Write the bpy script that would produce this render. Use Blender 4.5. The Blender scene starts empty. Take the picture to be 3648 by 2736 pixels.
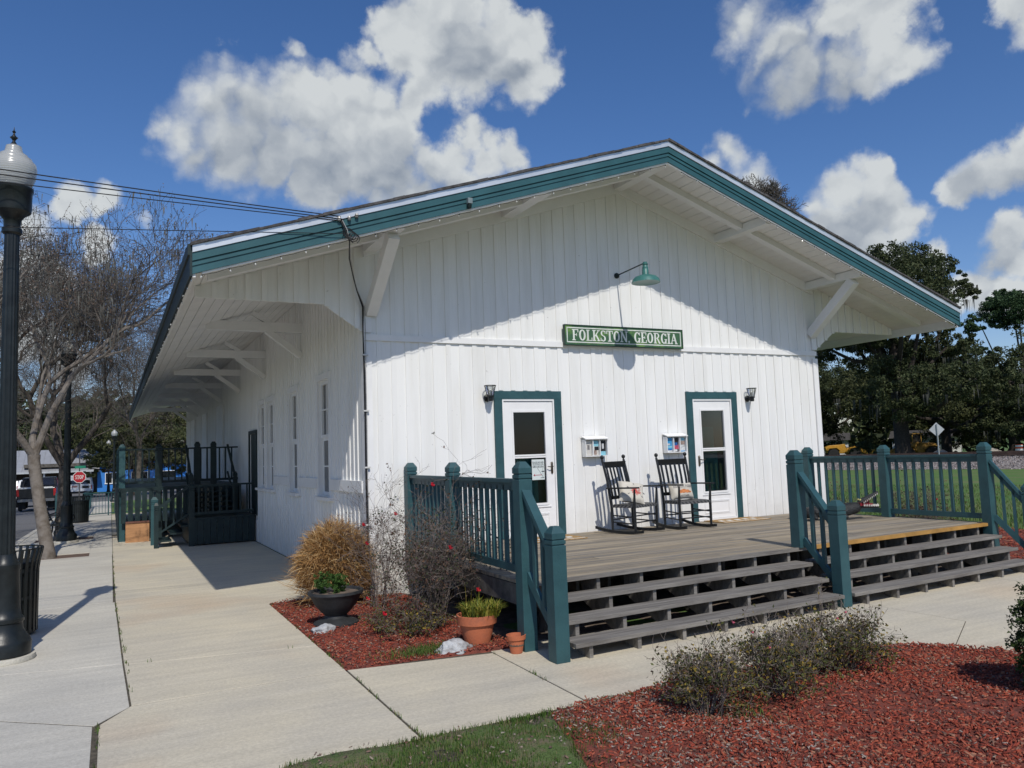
import bpy, bmesh, math, random
import numpy as np
from mathutils import Matrix, Vector
R=math.radians
SC=bpy.context.scene
COL=SC.collection
random.seed(7)
rng=np.random.default_rng(11)

# ---------------------------------------------------------------- camera
cam=bpy.data.cameras.new('camera'); co=bpy.data.objects.new('camera',cam); COL.objects.link(co)
M3=Matrix(((0.890461,-0.008485,-0.454981),(-0.45371,-0.093492,-0.886231),(-0.035017,0.995584,-0.087101)))
co.matrix_world=Matrix.Translation((-3.031,-10.215,1.839))@M3.to_4x4()
cam.sensor_width=36; cam.lens=27.56; cam.clip_start=.1; cam.clip_end=3000
SC.camera=co
# ---------------------------------------------------------------- sky, clouds, sun
SUN_EL=47.7; SUN_DIR=Vector((-0.185,-1.0,1.117)).normalized()      # direction towards the sun
SC.view_settings.view_transform='Standard'; SC.view_settings.look='None'
SC.view_settings.exposure=0.0; SC.view_settings.gamma=1
SC.render.engine='CYCLES'
CL = [(0.067,0.9265,0.3704,0.0374),(0.1047,0.9115,0.3977,0.048),(0.1493,0.9054,0.3973,0.057),(0.1994,0.8919,0.4059,0.058),(0.251,0.8797,0.404,0.059),(0.2996,0.8724,0.3862,0.0547),(0.1719,0.9167,0.3607,0.0585),(0.2346,0.9052,0.3543,0.06),(0.2985,0.8894,0.3461,0.0556),(0.3499,0.8662,0.3567,0.0446),(0.3842,0.862,0.3307,0.0452),(0.4069,0.8413,0.356,0.0252),(0.1212,0.9244,0.3616,0.0413),(0.0821,0.932,0.3531,0.0303),(0.0478,0.9248,0.3774,0.022),(0.4321,0.8279,0.3577,0.0195),(0.2158,0.9215,0.323,0.0327),(0.3326,0.8869,0.3206,0.0395),(0.3855,0.8401,0.3815,0.0221),(0.2646,0.8675,0.4212,0.0238),(0.2908,0.861,0.4173,0.0187),(0.3398,0.8013,0.4924,0.057),(0.3841,0.7971,0.466,0.0582),(0.4308,0.7817,0.4511,0.0452),(0.3138,0.8248,0.4704,0.0365),(0.3568,0.7859,0.505,0.041),(0.2996,0.815,0.496,0.0306),(0.4596,0.766,0.4495,0.0185),(0.332,0.8373,0.4345,0.0267),(0.3241,0.8487,0.418,0.0215),(0.4232,0.7645,0.4864,0.0259),(0.3954,0.7677,0.5042,0.0204),(0.2738,0.8396,0.4693,0.0129),(0.1206,0.8788,0.4617,0.0136),(0.1249,0.8746,0.4685,0.0097),(0.1817,0.8673,0.4635,0.015),(0.1041,0.8842,0.4554,0.0087),(0.6275,0.6287,0.4594,0.0345),(0.6662,0.5988,0.4446,0.0387),(0.6961,0.5611,0.4479,0.0421),(0.7273,0.5284,0.438,0.041),(0.7517,0.5157,0.4111,0.0317),(0.7147,0.5682,0.4078,0.0381),(0.6907,0.5983,0.4062,0.0391),(0.6823,0.6188,0.3893,0.025),(0.7396,0.5413,0.4001,0.028),(0.6558,0.6169,0.4351,0.0345),(0.618,0.641,0.4553,0.0224),(0.7304,0.5068,0.4579,0.0266),(0.6621,0.6416,0.3872,0.0102),(0.7916,0.4356,0.4285,0.0207),(0.804,0.425,0.416,0.0247),(0.65,0.6778,0.3436,0.0237),(0.6369,0.6961,0.3313,0.0214),(0.6724,0.674,0.3059,0.0318),(0.756,0.5807,0.3021,0.0222),(0.7473,0.5999,0.2858,0.0301),(0.7327,0.6204,0.2795,0.023),(0.7716,0.578,0.2656,0.0271),(0.7643,0.5991,0.2385,0.0452),(0.7866,0.5677,0.2429,0.0293),(0.7436,0.619,0.2529,0.0358),(0.7346,0.6403,0.2246,0.0416),(0.7992,0.5698,0.1913,0.0221),(0.8115,0.5497,0.1982,0.0193),(0.7148,0.6646,0.2177,0.0319),(0.7866,0.5828,0.204,0.0248),(0.8307,0.482,0.2784,0.0268),(0.817,0.5093,0.2705,0.0231),(0.8415,0.4581,0.2864,0.0305),(0.8512,0.4809,0.21,0.0269),(0.8457,0.4991,0.1889,0.0183),(0.8591,0.4773,0.1848,0.0268),(0.8351,0.5254,0.1633,0.0235),(0.8499,0.5051,0.1499,0.023),(0.8637,0.4837,0.1416,0.0269),(0.8262,0.5415,0.1556,0.0191),(-0.0424,0.9556,0.2915,0.0212),(-0.0066,0.9553,0.2956,0.0193),(-0.081,0.96,0.268,0.0229),(0.0356,0.9607,0.2753,0.015),(-0.0641,0.9762,0.2074,0.0283),(-0.0854,0.9706,0.2248,0.0277),(-0.02,0.9679,0.2505,0.0194),(-0.0812,0.9858,0.1471,0.0328),(-0.0462,0.9919,0.1182,0.0289),(-0.098,0.9787,0.1803,0.0276),(0.3724,0.8536,0.3642,0.0294)]
CS = [(0.1516,0.9209,0.3592,0.0633),(0.2155,0.9197,0.3281,0.0547),(0.2898,0.9001,0.3253,0.0531),(0.0968,0.9309,0.3521,0.0255),(0.3485,0.8808,0.3206,0.0396),(0.3701,0.8061,0.4618,0.037),(0.4179,0.7934,0.4425,0.0267),(0.678,0.6134,0.4052,0.0446),(0.6573,0.6352,0.4056,0.0252),(0.7134,0.5809,0.3919,0.0387),(0.6773,0.5971,0.4299,0.0243),(0.748,0.6255,0.222,0.0411),(0.7651,0.5922,0.2529,0.025),(0.8227,0.5033,0.2641,0.0229),(0.8446,0.4678,0.2604,0.0265),(0.8457,0.4991,0.1889,0.0229)]
world=bpy.data.worlds.new('World'); SC.world=world; world.use_nodes=True
def make_world():
    nt=world.node_tree; N=nt.nodes; L=nt.links; N.clear()
    out=N.new('ShaderNodeOutputWorld')
    sky=N.new('ShaderNodeTexSky'); sky.sky_type='NISHITA'; sky.sun_disc=False
    sky.sun_elevation=R(SUN_EL); sky.sun_rotation=math.atan2(SUN_DIR.x,SUN_DIR.y)
    sky.air_density=1.0; sky.dust_density=.45; sky.ozone_density=2.4
    hs=N.new('ShaderNodeHueSaturation'); hs.inputs['Saturation'].default_value=1.22; hs.inputs['Value'].default_value=1
    L.new(sky.outputs[0],hs.inputs['Color'])
    b1=N.new('ShaderNodeBackground'); b1.inputs['Strength'].default_value=.098
    tn=N.new('ShaderNodeMix'); tn.data_type='RGBA'; tn.blend_type='MULTIPLY'; tn.inputs[0].default_value=1; L.new(hs.outputs[0],tn.inputs[6]); tn.inputs[7].default_value=(.95,.94,1.10,1)
    L.new(tn.outputs[2],b1.inputs[0])
    tc=N.new('ShaderNodeTexCoord')
    nv=N.new('ShaderNodeVectorMath'); nv.operation='NORMALIZE'; L.new(tc.outputs['Generated'],nv.inputs[0])
    # domain warp so that cloud outlines are ragged
    def noise(scale,detail,rough,vec,dist=0):
        n=N.new('ShaderNodeTexNoise'); n.inputs['Scale'].default_value=scale; n.inputs['Detail'].default_value=detail
        n.inputs['Roughness'].default_value=rough; n.inputs['Distortion'].default_value=dist; L.new(vec,n.inputs['Vector']); return n
    def math_(op,a,b=None,c=None):
        m=N.new('ShaderNodeMath'); m.operation=op
        for i,v in enumerate((a,b,c)):
            if v is None: continue
            if isinstance(v,(int,float)): m.inputs[i].default_value=v
            else: L.new(v,m.inputs[i])
        return m.outputs[0]
    wn=noise(9,8,.6,nv.outputs[0])
    sub=N.new('ShaderNodeVectorMath'); sub.operation='SUBTRACT'; L.new(wn.outputs['Color'],sub.inputs[0]); sub.inputs[1].default_value=(.5,.5,.5)
    scl=N.new('ShaderNodeVectorMath'); scl.operation='SCALE'; L.new(sub.outputs[0],scl.inputs[0]); scl.inputs['Scale'].default_value=.085
    add=N.new('ShaderNodeVectorMath'); add.operation='ADD'; L.new(nv.outputs[0],add.inputs[0]); L.new(scl.outputs[0],add.inputs[1])
    cur=None
    for x,y,z,r in CL:
        d=N.new('ShaderNodeVectorMath'); d.operation='DISTANCE'; L.new(add.outputs[0],d.inputs[0]); d.inputs[1].default_value=(x,y,z)
        w=.62 if r<.0185 else 1.0
        f=math_('MULTIPLY_ADD',d.outputs['Value'],-w/(r*1.2),w)
        if cur is None: cur=f
        else:
            m=N.new('ShaderNodeMath'); m.operation='SMOOTH_MAX'; L.new(cur,m.inputs[0]); L.new(f,m.inputs[1]); m.inputs[2].default_value=.25
            cur=m.outputs[0]
    n1=noise(13,8,.6,nv.outputs[0],.2); n2=noise(6,4,.5,nv.outputs[0])
    def vor(scale,vec):
        v=N.new('ShaderNodeTexVoronoi'); v.feature='F1'; v.inputs['Scale'].default_value=scale
        L.new(vec,v.inputs['Vector']); return v.outputs['Distance']
    def billow(vec):        # rounded heads of cumulus at two sizes
        return math_('ADD',math_('MULTIPLY',math_('SUBTRACT',.42,vor(19,vec)),.48),math_('MULTIPLY',math_('SUBTRACT',.42,vor(47,vec)),.26))
    bl=billow(add.outputs[0])
    dens=math_('ADD',math_('MULTIPLY_ADD',math_('SUBTRACT',n1.outputs[0],.5),1.15,math_('ADD',cur,.13)),bl)
    ramp=N.new('ShaderNodeMapRange'); ramp.interpolation_type='SMOOTHSTEP'
    soft=noise(3.2,3,.5,nv.outputs[0]); L.new(math_('MAXIMUM',math_('MULTIPLY_ADD',math_('SUBTRACT',soft.outputs[0],.5),2.6,.72),.52),ramp.inputs['From Max'])
    L.new(dens,ramp.inputs['Value']); ramp.inputs['From Min'].default_value=.04
    # relief: the same heads sampled a little towards the sun
    off=N.new('ShaderNodeVectorMath'); off.operation='ADD'; L.new(add.outputs[0],off.inputs[0]); off.inputs[1].default_value=(-.008,.0,.014)
    rel=math_('MULTIPLY',math_('SUBTRACT',bl,billow(off.outputs[0])),1.1)
    sh=None
    for x,y,z,r in CS:
        d=N.new('ShaderNodeVectorMath'); d.operation='DISTANCE'; L.new(add.outputs[0],d.inputs[0]); d.inputs[1].default_value=(x,y,z)
        f=math_('MULTIPLY_ADD',d.outputs['Value'],-1/(r*1.35),1.0)
        if sh is None: sh=f
        else:
            m=N.new('ShaderNodeMath'); m.operation='SMOOTH_MAX'; L.new(sh,m.inputs[0]); L.new(f,m.inputs[1]); m.inputs[2].default_value=.3; sh=m.outputs[0]
    core=N.new('ShaderNodeMapRange'); core.interpolation_type='SMOOTHSTEP'
    L.new(math_('MULTIPLY_ADD',math_('SUBTRACT',n2.outputs[0],.5),1.0,math_('ADD',sh,.12)),core.inputs['Value'])
    core.inputs['From Min'].default_value=.0; core.inputs['From Max'].default_value=.85
    g=math_('SUBTRACT',math_('ADD',.92,rel),math_('MULTIPLY',core.outputs[0],.56))
    mix=N.new('ShaderNodeMix'); mix.data_type='RGBA'; L.new(g,mix.inputs['Factor'])
    mix.inputs[6].default_value=(.22,.265,.335,1); mix.inputs[7].default_value=(.64,.67,.68,1); mix.clamp_factor=True
    b2=N.new('ShaderNodeBackground'); L.new(mix.outputs[2],b2.inputs[0]); b2.inputs['Strength'].default_value=1
    ms=N.new('ShaderNodeMixShader'); L.new(math_('MULTIPLY',ramp.outputs[0],.96),ms.inputs[0]); L.new(b1.outputs[0],ms.inputs[1]); L.new(b2.outputs[0],ms.inputs[2])
    L.new(ms.outputs[0],out.inputs[0])
make_world()
sl=bpy.data.lights.new('sun','SUN'); sl.energy=3.4; sl.angle=R(.53); sl.color=(1,.95,.87)
so=bpy.data.objects.new('sun',sl); COL.objects.link(so)
so.rotation_euler=SUN_DIR.to_track_quat('Z','Y').to_euler(); so.location=(-5,-20,25)

# ---------------------------------------------------------------- materials
MAT={}
def pm(name,col,rough=.6,var=.12,scale=4.0,bump=0.0,bscale=None,metal=0.0,col2=None,stretch=(1,1,1),island=0.0,detail=5,thr=None,spec=.4,world=False,stain=None,grime=False):
    """procedural surface: base colour broken up by noise, optional second colour, optional bump, optional per-piece variation"""
    if name in MAT: return MAT[name]
    m=bpy.data.materials.new(name); m.use_nodes=True; nt=m.node_tree; N=nt.nodes; L=nt.links
    b=N['Principled BSDF']; b.inputs['Roughness'].default_value=rough; b.inputs['Metallic'].default_value=metal
    b.inputs['Specular IOR Level'].default_value=spec
    if world:
        tc=N.new('ShaderNodeNewGeometry'); src=tc.outputs['Position']
    else:
        tc=N.new('ShaderNodeTexCoord'); src=tc.outputs['Object']
    mp=N.new('ShaderNodeMapping'); mp.inputs['Scale'].default_value=stretch; L.new(src,mp.inputs[0])
    n=N.new('ShaderNodeTexNoise'); n.inputs['Scale'].default_value=scale; n.inputs['Detail'].default_value=detail; n.inputs['Roughness'].default_value=.62
    L.new(mp.outputs[0],n.inputs['Vector'])
    c1=tuple(col)+(1,); c2=tuple(col2)+(1,) if col2 else tuple(max(0,c*(1-var*2.2)) for c in col)+(1,)
    if not col2: c1=tuple(min(1,c*(1+var*.9)) for c in col)+(1,)
    mr=N.new('ShaderNodeMapRange'); lo,hi=thr or (.3,.7)
    mr.inputs['From Min'].default_value=lo; mr.inputs['From Max'].default_value=hi; L.new(n.outputs[0],mr.inputs[0])
    mx=N.new('ShaderNodeMix'); mx.data_type='RGBA'; L.new(mr.outputs[0],mx.inputs[0]); mx.inputs[6].default_value=c1; mx.inputs[7].default_value=c2
    colout=mx.outputs[2]
    if stain:      # a few broad blotches and fine streaks and specks
        n3=N.new('ShaderNodeTexNoise'); n3.inputs['Scale'].default_value=.42; n3.inputs['Detail'].default_value=3; L.new(src,n3.inputs['Vector'])
        m3=N.new('ShaderNodeMapRange'); m3.inputs['From Min'].default_value=.54; m3.inputs['From Max'].default_value=.74; m3.inputs['To Max'].default_value=.8; L.new(n3.outputs[0],m3.inputs[0])
        x3=N.new('ShaderNodeMix'); x3.data_type='RGBA'; L.new(m3.outputs[0],x3.inputs[0]); L.new(colout,x3.inputs[6]); x3.inputs[7].default_value=tuple(stain)+(1,)
        n4=N.new('ShaderNodeTexNoise'); n4.inputs['Scale'].default_value=34; n4.inputs['Detail'].default_value=6; n4.inputs['Roughness'].default_value=.75; L.new(src,n4.inputs['Vector'])
        m4=N.new('ShaderNodeMapRange'); m4.inputs['From Min'].default_value=.36; m4.inputs['From Max'].default_value=.62; m4.inputs['To Min'].default_value=.84; m4.inputs['To Max'].default_value=1.06; L.new(n4.outputs[0],m4.inputs[0])
        mp5=N.new('ShaderNodeMapping'); mp5.inputs['Scale'].default_value=(.5,5,1); mp5.inputs['Rotation'].default_value=(0,0,.1); L.new(src,mp5.inputs[0])
        n5=N.new('ShaderNodeTexNoise'); n5.inputs['Scale'].default_value=1.6; n5.inputs['Detail'].default_value=5; L.new(mp5.outputs[0],n5.inputs['Vector'])
        m5=N.new('ShaderNodeMapRange'); m5.inputs['From Min'].default_value=.35; m5.inputs['From Max'].default_value=.65; m5.inputs['To Min'].default_value=.93; m5.inputs['To Max'].default_value=1.05; L.new(n5.outputs[0],m5.inputs[0])
        mm=N.new('ShaderNodeMath'); mm.operation='MULTIPLY'; L.new(m4.outputs[0],mm.inputs[0]); L.new(m5.outputs[0],mm.inputs[1])
        h3=N.new('ShaderNodeHueSaturation'); L.new(mm.outputs[0],h3.inputs['Value']); L.new(x3.outputs[2],h3.inputs['Color']); colout=h3.outputs[0]
    if grime:      # splashed dirt, densest low on the wall, in uneven patches
        sp=N.new('ShaderNodeSeparateXYZ'); L.new(src,sp.inputs[0])
        ng=N.new('ShaderNodeTexNoise'); ng.inputs['Scale'].default_value=3.2; ng.inputs['Detail'].default_value=9; ng.inputs['Roughness'].default_value=.7; L.new(src,ng.inputs['Vector'])
        a1=N.new('ShaderNodeMath'); a1.operation='MULTIPLY_ADD'; L.new(ng.outputs[0],a1.inputs[0]); a1.inputs[1].default_value=-1.6; L.new(sp.outputs['Z'],a1.inputs[2])
        mg=N.new('ShaderNodeMapRange'); L.new(a1.outputs[0],mg.inputs[0]); mg.inputs['From Min'].default_value=.25; mg.inputs['From Max'].default_value=-.85; mg.inputs['To Max'].default_value=.42
        xg=N.new('ShaderNodeMix'); xg.data_type='RGBA'; L.new(mg.outputs[0],xg.inputs[0]); L.new(colout,xg.inputs[6]); xg.inputs[7].default_value=(.34,.31,.26,1); colout=xg.outputs[2]
        n7=N.new('ShaderNodeTexNoise'); n7.inputs['Scale'].default_value=26; n7.inputs['Detail'].default_value=2; L.new(src,n7.inputs['Vector'])
        m7=N.new('ShaderNodeMapRange'); L.new(n7.outputs[0],m7.inputs[0]); m7.inputs['From Min'].default_value=.735; m7.inputs['From Max'].default_value=.76; m7.inputs['To Max'].default_value=.5
        x7=N.new('ShaderNodeMix'); x7.data_type='RGBA'; L.new(m7.outputs[0],x7.inputs[0]); L.new(colout,x7.inputs[6]); x7.inputs[7].default_value=(.30,.29,.27,1); colout=x7.outputs[2]
    if island>0:
        g=N.new('ShaderNodeNewGeometry'); hs=N.new('ShaderNodeHueSaturation')
        mr2=N.new('ShaderNodeMapRange'); L.new(g.outputs['Random Per Island'],mr2.inputs[0]); mr2.inputs['To Min'].default_value=1-island; mr2.inputs['To Max'].default_value=1+island
        L.new(mr2.outputs[0],hs.inputs['Value']); L.new(colout,hs.inputs['Color']); colout=hs.outputs[0]
    L.new(colout,b.inputs['Base Color'])
    if bump>0:
        n2=N.new('ShaderNodeTexNoise'); n2.inputs['Scale'].default_value=bscale or scale*6; n2.inputs['Detail'].default_value=4
        L.new(mp.outputs[0],n2.inputs['Vector'])
        bp=N.new('ShaderNodeBump'); bp.inputs['Strength'].default_value=bump; bp.inputs['Distance'].default_value=.02
        L.new(n2.outputs[0],bp.inputs['Height']); L.new(bp.outputs[0],b.inputs['Normal'])
    MAT[name]=m; return m
def glass_mat(name,tint,alpha,rough=.03):
    if name in MAT: return MAT[name]
    m=bpy.data.materials.new(name); m.use_nodes=True; nt=m.node_tree; N=nt.nodes; L=nt.links; N.clear()
    o=N.new('ShaderNodeOutputMaterial'); t=N.new('ShaderNodeBsdfTransparent'); t.inputs[0].default_value=tint+(1,)
    g=N.new('ShaderNodeBsdfGlossy'); g.inputs['Roughness'].default_value=rough
    f=N.new('ShaderNodeFresnel'); f.inputs[0].default_value=1.45
    a=N.new('ShaderNodeMath'); a.operation='ADD'; L.new(f.outputs[0],a.inputs[0]); a.inputs[1].default_value=alpha
    ms=N.new('ShaderNodeMixShader'); L.new(a.outputs[0],ms.inputs[0]); L.new(t.outputs[0],ms.inputs[1]); L.new(g.outputs[0],ms.inputs[2]); L.new(ms.outputs[0],o.inputs[0])
    MAT[name]=m; return m
def palette_mat(name,cols,rough=.8,trans=0.0,hard=True):
    """each separate piece (leaf, chip) takes one colour of a palette"""
    if name in MAT: return MAT[name]
    m=bpy.data.materials.new(name); m.use_nodes=True; nt=m.node_tree; N=nt.nodes; L=nt.links
    b=N['Principled BSDF']; b.inputs['Roughness'].default_value=rough; b.inputs['Specular IOR Level'].default_value=.2
    g=N.new('ShaderNodeNewGeometry'); r=N.new('ShaderNodeValToRGB'); r.color_ramp.interpolation='CONSTANT' if hard else 'LINEAR'
    el=r.color_ramp.elements
    while len(el)<len(cols): el.new(.5)
    for i,c in enumerate(cols): el[i].position=i/len(cols); el[i].color=tuple(c)+(1,)
    L.new(g.outputs['Random Per Island'],r.inputs[0]); L.new(r.outputs[0],b.inputs['Base Color'])
    if trans>0:
        o=N['Material Output']; t=N.new('ShaderNodeBsdfTranslucent'); L.new(r.outputs[0],t.inputs[0])
        ms=N.new('ShaderNodeMixShader'); ms.inputs[0].default_value=trans; L.new(b.outputs[0],ms.inputs[1]); L.new(t.outputs[0],ms.inputs[2]); L.new(ms.outputs[0],o.inputs[0])
    MAT[name]=m; return m

white=pm('white_paint',(.80,.80,.78),.6,.035,5,.12,40,col2=(.72,.715,.68),thr=(.46,.72),stretch=(1,1,.10),island=.022,detail=8,grime=True)
whiteb=pm('white_paint_shaded_boards',(.78,.775,.75),.6,.04,2.0,.05,30)
white2=pm('white_trim',(.80,.80,.79),.45,.03,3)
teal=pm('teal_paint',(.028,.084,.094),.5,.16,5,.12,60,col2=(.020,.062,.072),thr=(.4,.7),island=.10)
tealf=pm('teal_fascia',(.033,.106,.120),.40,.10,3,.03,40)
tealdark=pm('teal_paint_shade_dark',(.010,.026,.028),.5,.2,6,.08,60)  # teal darkened so that the side platform and left eave look shaded
silver=pm('metal_flashing',(.70,.72,.72),.34,.08,2,metal=.5)
shingle=pm('roof_shingle',(.09,.085,.085),.9,.3,14,.5,60)
deckw=pm('weathered_deck',(.35,.285,.19),.82,.25,3,.35,18,col2=(.150,.142,.130),stretch=(.30,7,3),island=.20,thr=(.34,.64))
treadw=pm('weathered_tread',(.25,.235,.21),.85,.25,3,.4,14,col2=(.115,.105,.095),stretch=(.4,6,3),island=.12,thr=(.3,.68))
darkwood=pm('old_framing_wood',(.12,.11,.095),.9,.3,5,.3,20)
ochre=pm('ochre_nosing_paint',(.42,.23,.06),.6,.18,4,.1,30)
blackp=pm('black_paint',(.012,.014,.016),.42,.2,8,.03,50)
blackm=pm('black_iron',(.012,.016,.017),.38,.25,9,.05,60)
rubber=pm('rubber',(.02,.02,.02),.8,.2,8)
chrome=pm('chrome',(.55,.56,.57),.25,.1,5,metal=.9)
darkglass=pm('dark_glass',(.012,.014,.016),.06,.1,3,spec=.8)
brown=pm('door_interior',(.018,.017,.017),.5,.2,3)
cable=pm('cable_black',(.012,.012,.013),.6,.2,10)

# ---------------------------------------------------------------- builders
WM={}
def wm(o): return WM.get(o.name,Matrix.Identity(4)) if o else Matrix.Identity(4)
def tag(o,label=None,cat=None,group=None,kind=None):
    if label: o['label']=label
    if cat: o['category']=cat
    if group: o['group']=group
    if kind: o['kind']=kind
    return o
def thing(name,label,cat,loc=(0,0,0),rz=0,group=None):
    o=bpy.data.objects.new(name,None); COL.objects.link(o); o.location=loc; o.rotation_euler=(0,0,rz); o.empty_display_size=.2
    WM[o.name]=Matrix.Translation(loc)@Matrix.Rotation(rz,4,'Z')
    return tag(o,label,cat,group)
def raw_mesh(name,v,f,mat,parent=None,smooth=False,local=False):
    me=bpy.data.meshes.new(name)
    if parent is not None and not local:
        inv=wm(parent).inverted(); v=[inv@Vector(p) for p in v]
    me.from_pydata([tuple(p) for p in v],[],f)
    mats=mat if isinstance(mat,(list,tuple)) else [mat]
    for m in mats: me.materials.append(m)
    if smooth: me.shade_smooth()
    o=bpy.data.objects.new(name,me); COL.objects.link(o)
    if parent is not None: o.parent=parent; WM[o.name]=wm(parent)
    return o
def tri_cloud(name,V,mat,parent=None,per=3,local=False):
    """V: (n*per,3) numpy array of separate polygons with `per` corners"""
    V=np.asarray(V,dtype=np.float64).reshape(-1,3)
    if parent is not None and not local:
        inv=np.array(wm(parent).inverted()); V=V@inv[:3,:3].T+inv[:3,3]
    n=len(V)//per; me=bpy.data.meshes.new(name)
    me.vertices.add(len(V)); me.vertices.foreach_set('co',V.astype(np.float32).ravel())
    me.loops.add(n*per); me.loops.foreach_set('vertex_index',np.arange(n*per,dtype=np.int32))
    me.polygons.add(n); me.polygons.foreach_set('loop_start',np.arange(0,n*per,per,dtype=np.int32)); 
    me.materials.append(mat); me.update(calc_edges=True); me.validate()
    o=bpy.data.objects.new(name,me); COL.objects.link(o)
    if parent is not None: o.parent=parent; WM[o.name]=wm(parent)
    return o
class MB:
    def __init__(s): s.v=[]; s.f=[]; s.mi=[]; s.cur=0
    def add(s,v,f):
        b=len(s.v); s.v+= [tuple(p) for p in v]; s.f+=[tuple(i+b for i in q) for q in f]; s.mi+=[s.cur]*len(f); return s
    def box(s,x0,x1,y0,y1,z0,z1):
        return s.add([(x0,y0,z0),(x1,y0,z0),(x1,y1,z0),(x0,y1,z0),(x0,y0,z1),(x1,y0,z1),(x1,y1,z1),(x0,y1,z1)],
                     [(0,3,2,1),(4,5,6,7),(0,1,5,4),(1,2,6,5),(2,3,7,6),(3,0,4,7)])
    def beam(s,p,q,w,h,up=(0,0,1),w2=None,h2=None):
        p=Vector(p);q=Vector(q);d=(q-p).normalized();u=Vector(up)
        if abs(d.dot(u))>.98: u=Vector((0,1,0))
        a=d.cross(u).normalized();b=a.cross(d).normalized(); w2=w2 or w; h2=h2 or h
        c=[]
        for P,W,H in ((p,w,h),(q,w2,h2)):
            c+=[P+a*W/2-b*H/2,P+a*W/2+b*H/2,P-a*W/2+b*H/2,P-a*W/2-b*H/2]
        return s.add(c,[(3,2,1,0),(4,5,6,7),(0,1,5,4),(1,2,6,5),(2,3,7,6),(3,0,4,7)])
    def prism(s,poly,axis,a,b):
        """poly: 2-D outline; axis 0/1/2 = extruded axis from a to b"""
        def P(p,t):
            if axis==0: return (t,p[0],p[1])
            if axis==1: return (p[0],t,p[1])
            return (p[0],p[1],t)
        n=len(poly); v=[P(p,a) for p in poly]+[P(p,b) for p in poly]
        ar=sum(poly[i][0]*poly[(i+1)%n][1]-poly[(i+1)%n][0]*poly[i][1] for i in range(n))
        flip=(ar<0)^(axis==1)^(b<a)
        f=[tuple(range(n-1,-1,-1)),tuple(range(n,2*n))]+[(i,(i+1)%n,n+(i+1)%n,n+i) for i in range(n)]
        if flip: f=[tuple(reversed(q)) for q in f]
        return s.add(v,f)
    def tube(s,pts,r,n=8,cap=True):
        pts=[Vector(p) for p in pts]; rs=r if isinstance(r,(list,tuple)) else [r]*len(pts)
        v=[];f=[]; a=None
        for i,p in enumerate(pts):
            t=(pts[min(i+1,len(pts)-1)]-pts[max(i-1,0)])
            if t.length<1e-9: t=Vector((0,0,1))
            t.normalize()
            if a is None:
                a=t.orthogonal().normalized()
            else:
                a=(a-t*a.dot(t)); a=a.normalized() if a.length>1e-6 else t.orthogonal().normalized()
            b=t.cross(a)
            for k in range(n):
                w=2*math.pi*k/n; v.append(p+(a*math.cos(w)+b*math.sin(w))*rs[i])
        for i in range(len(pts)-1):
            for k in range(n):
                k2=(k+1)%n; f.append((i*n+k,i*n+k2,(i+1)*n+k2,(i+1)*n+k))
        if cap:
            f.append(tuple(range(n-1,-1,-1))); m=(len(pts)-1)*n; f.append(tuple(m+k for k in range(n)))
        return s.add(v,f)
    def lathe(s,prof,c=(0,0,0),n=20,axis='z',sq=False):
        """prof: [(radius,height)...]"""
        v=[];f=[]; c=Vector(c)
        for r,h in prof:
            for k in range(n):
                w=2*math.pi*(k+(.5 if sq else 0))/n; rr=r*(1/math.cos(math.pi/n) if sq else 1)
                if axis=='z': p=Vector((math.cos(w)*rr,math.sin(w)*rr,h))
                elif axis=='y': p=Vector((math.cos(w)*rr,-h,math.sin(w)*rr))
                else: p=Vector((h,math.cos(w)*rr,math.sin(w)*rr))
                v.append(c+p)
        for i in range(len(prof)-1):
            for k in range(n):
                k2=(k+1)%n; f.append((i*n+k,i*n+k2,(i+1)*n+k2,(i+1)*n+k))
        f.append(tuple(range(n-1,-1,-1))); m=(len(prof)-1)*n; f.append(tuple(m+k for k in range(n)))
        return s.add(v,f)
    def build(s,name,mat,parent=None,smooth=False,bevel=0,local=False):
        o=raw_mesh(name,s.v,s.f,mat,parent,smooth,local)
        if len(set(s.mi))>1: o.data.polygons.foreach_set('material_index',s.mi)
        if bevel:
            b=o.modifiers.new('bevel','BEVEL'); b.width=bevel; b.segments=2; b.limit_method='ANGLE'; b.angle_limit=R(40)
        if smooth:
            try: o.data.set_sharp_from_angle(angle=R(38))
            except Exception: pass
        return o
def children(o): return [c for c in bpy.data.objects if c.parent==o]
def copy_tree(o,parent=None):
    c=o.copy(); COL.objects.link(c)
    if parent is not None: c.parent=parent
    for ch in children(o): copy_tree(ch,c)
    return c

# ---------------------------------------------------------------- lie of the land
def cl(a,lo,hi): return max(lo,min(hi,a))
def sstep(a): a=cl(a,0,1); return a*a*(3-2*a)
def gz(x,y):
    l=-.018*cl(y-14,0,46)
    r=-.4*sstep((x-12)/34)
    return min(l,r)
def stuff(o,label,cat): return tag(o,label,cat,kind='stuff')
def struct(o): o['kind']='structure'; return o

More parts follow.
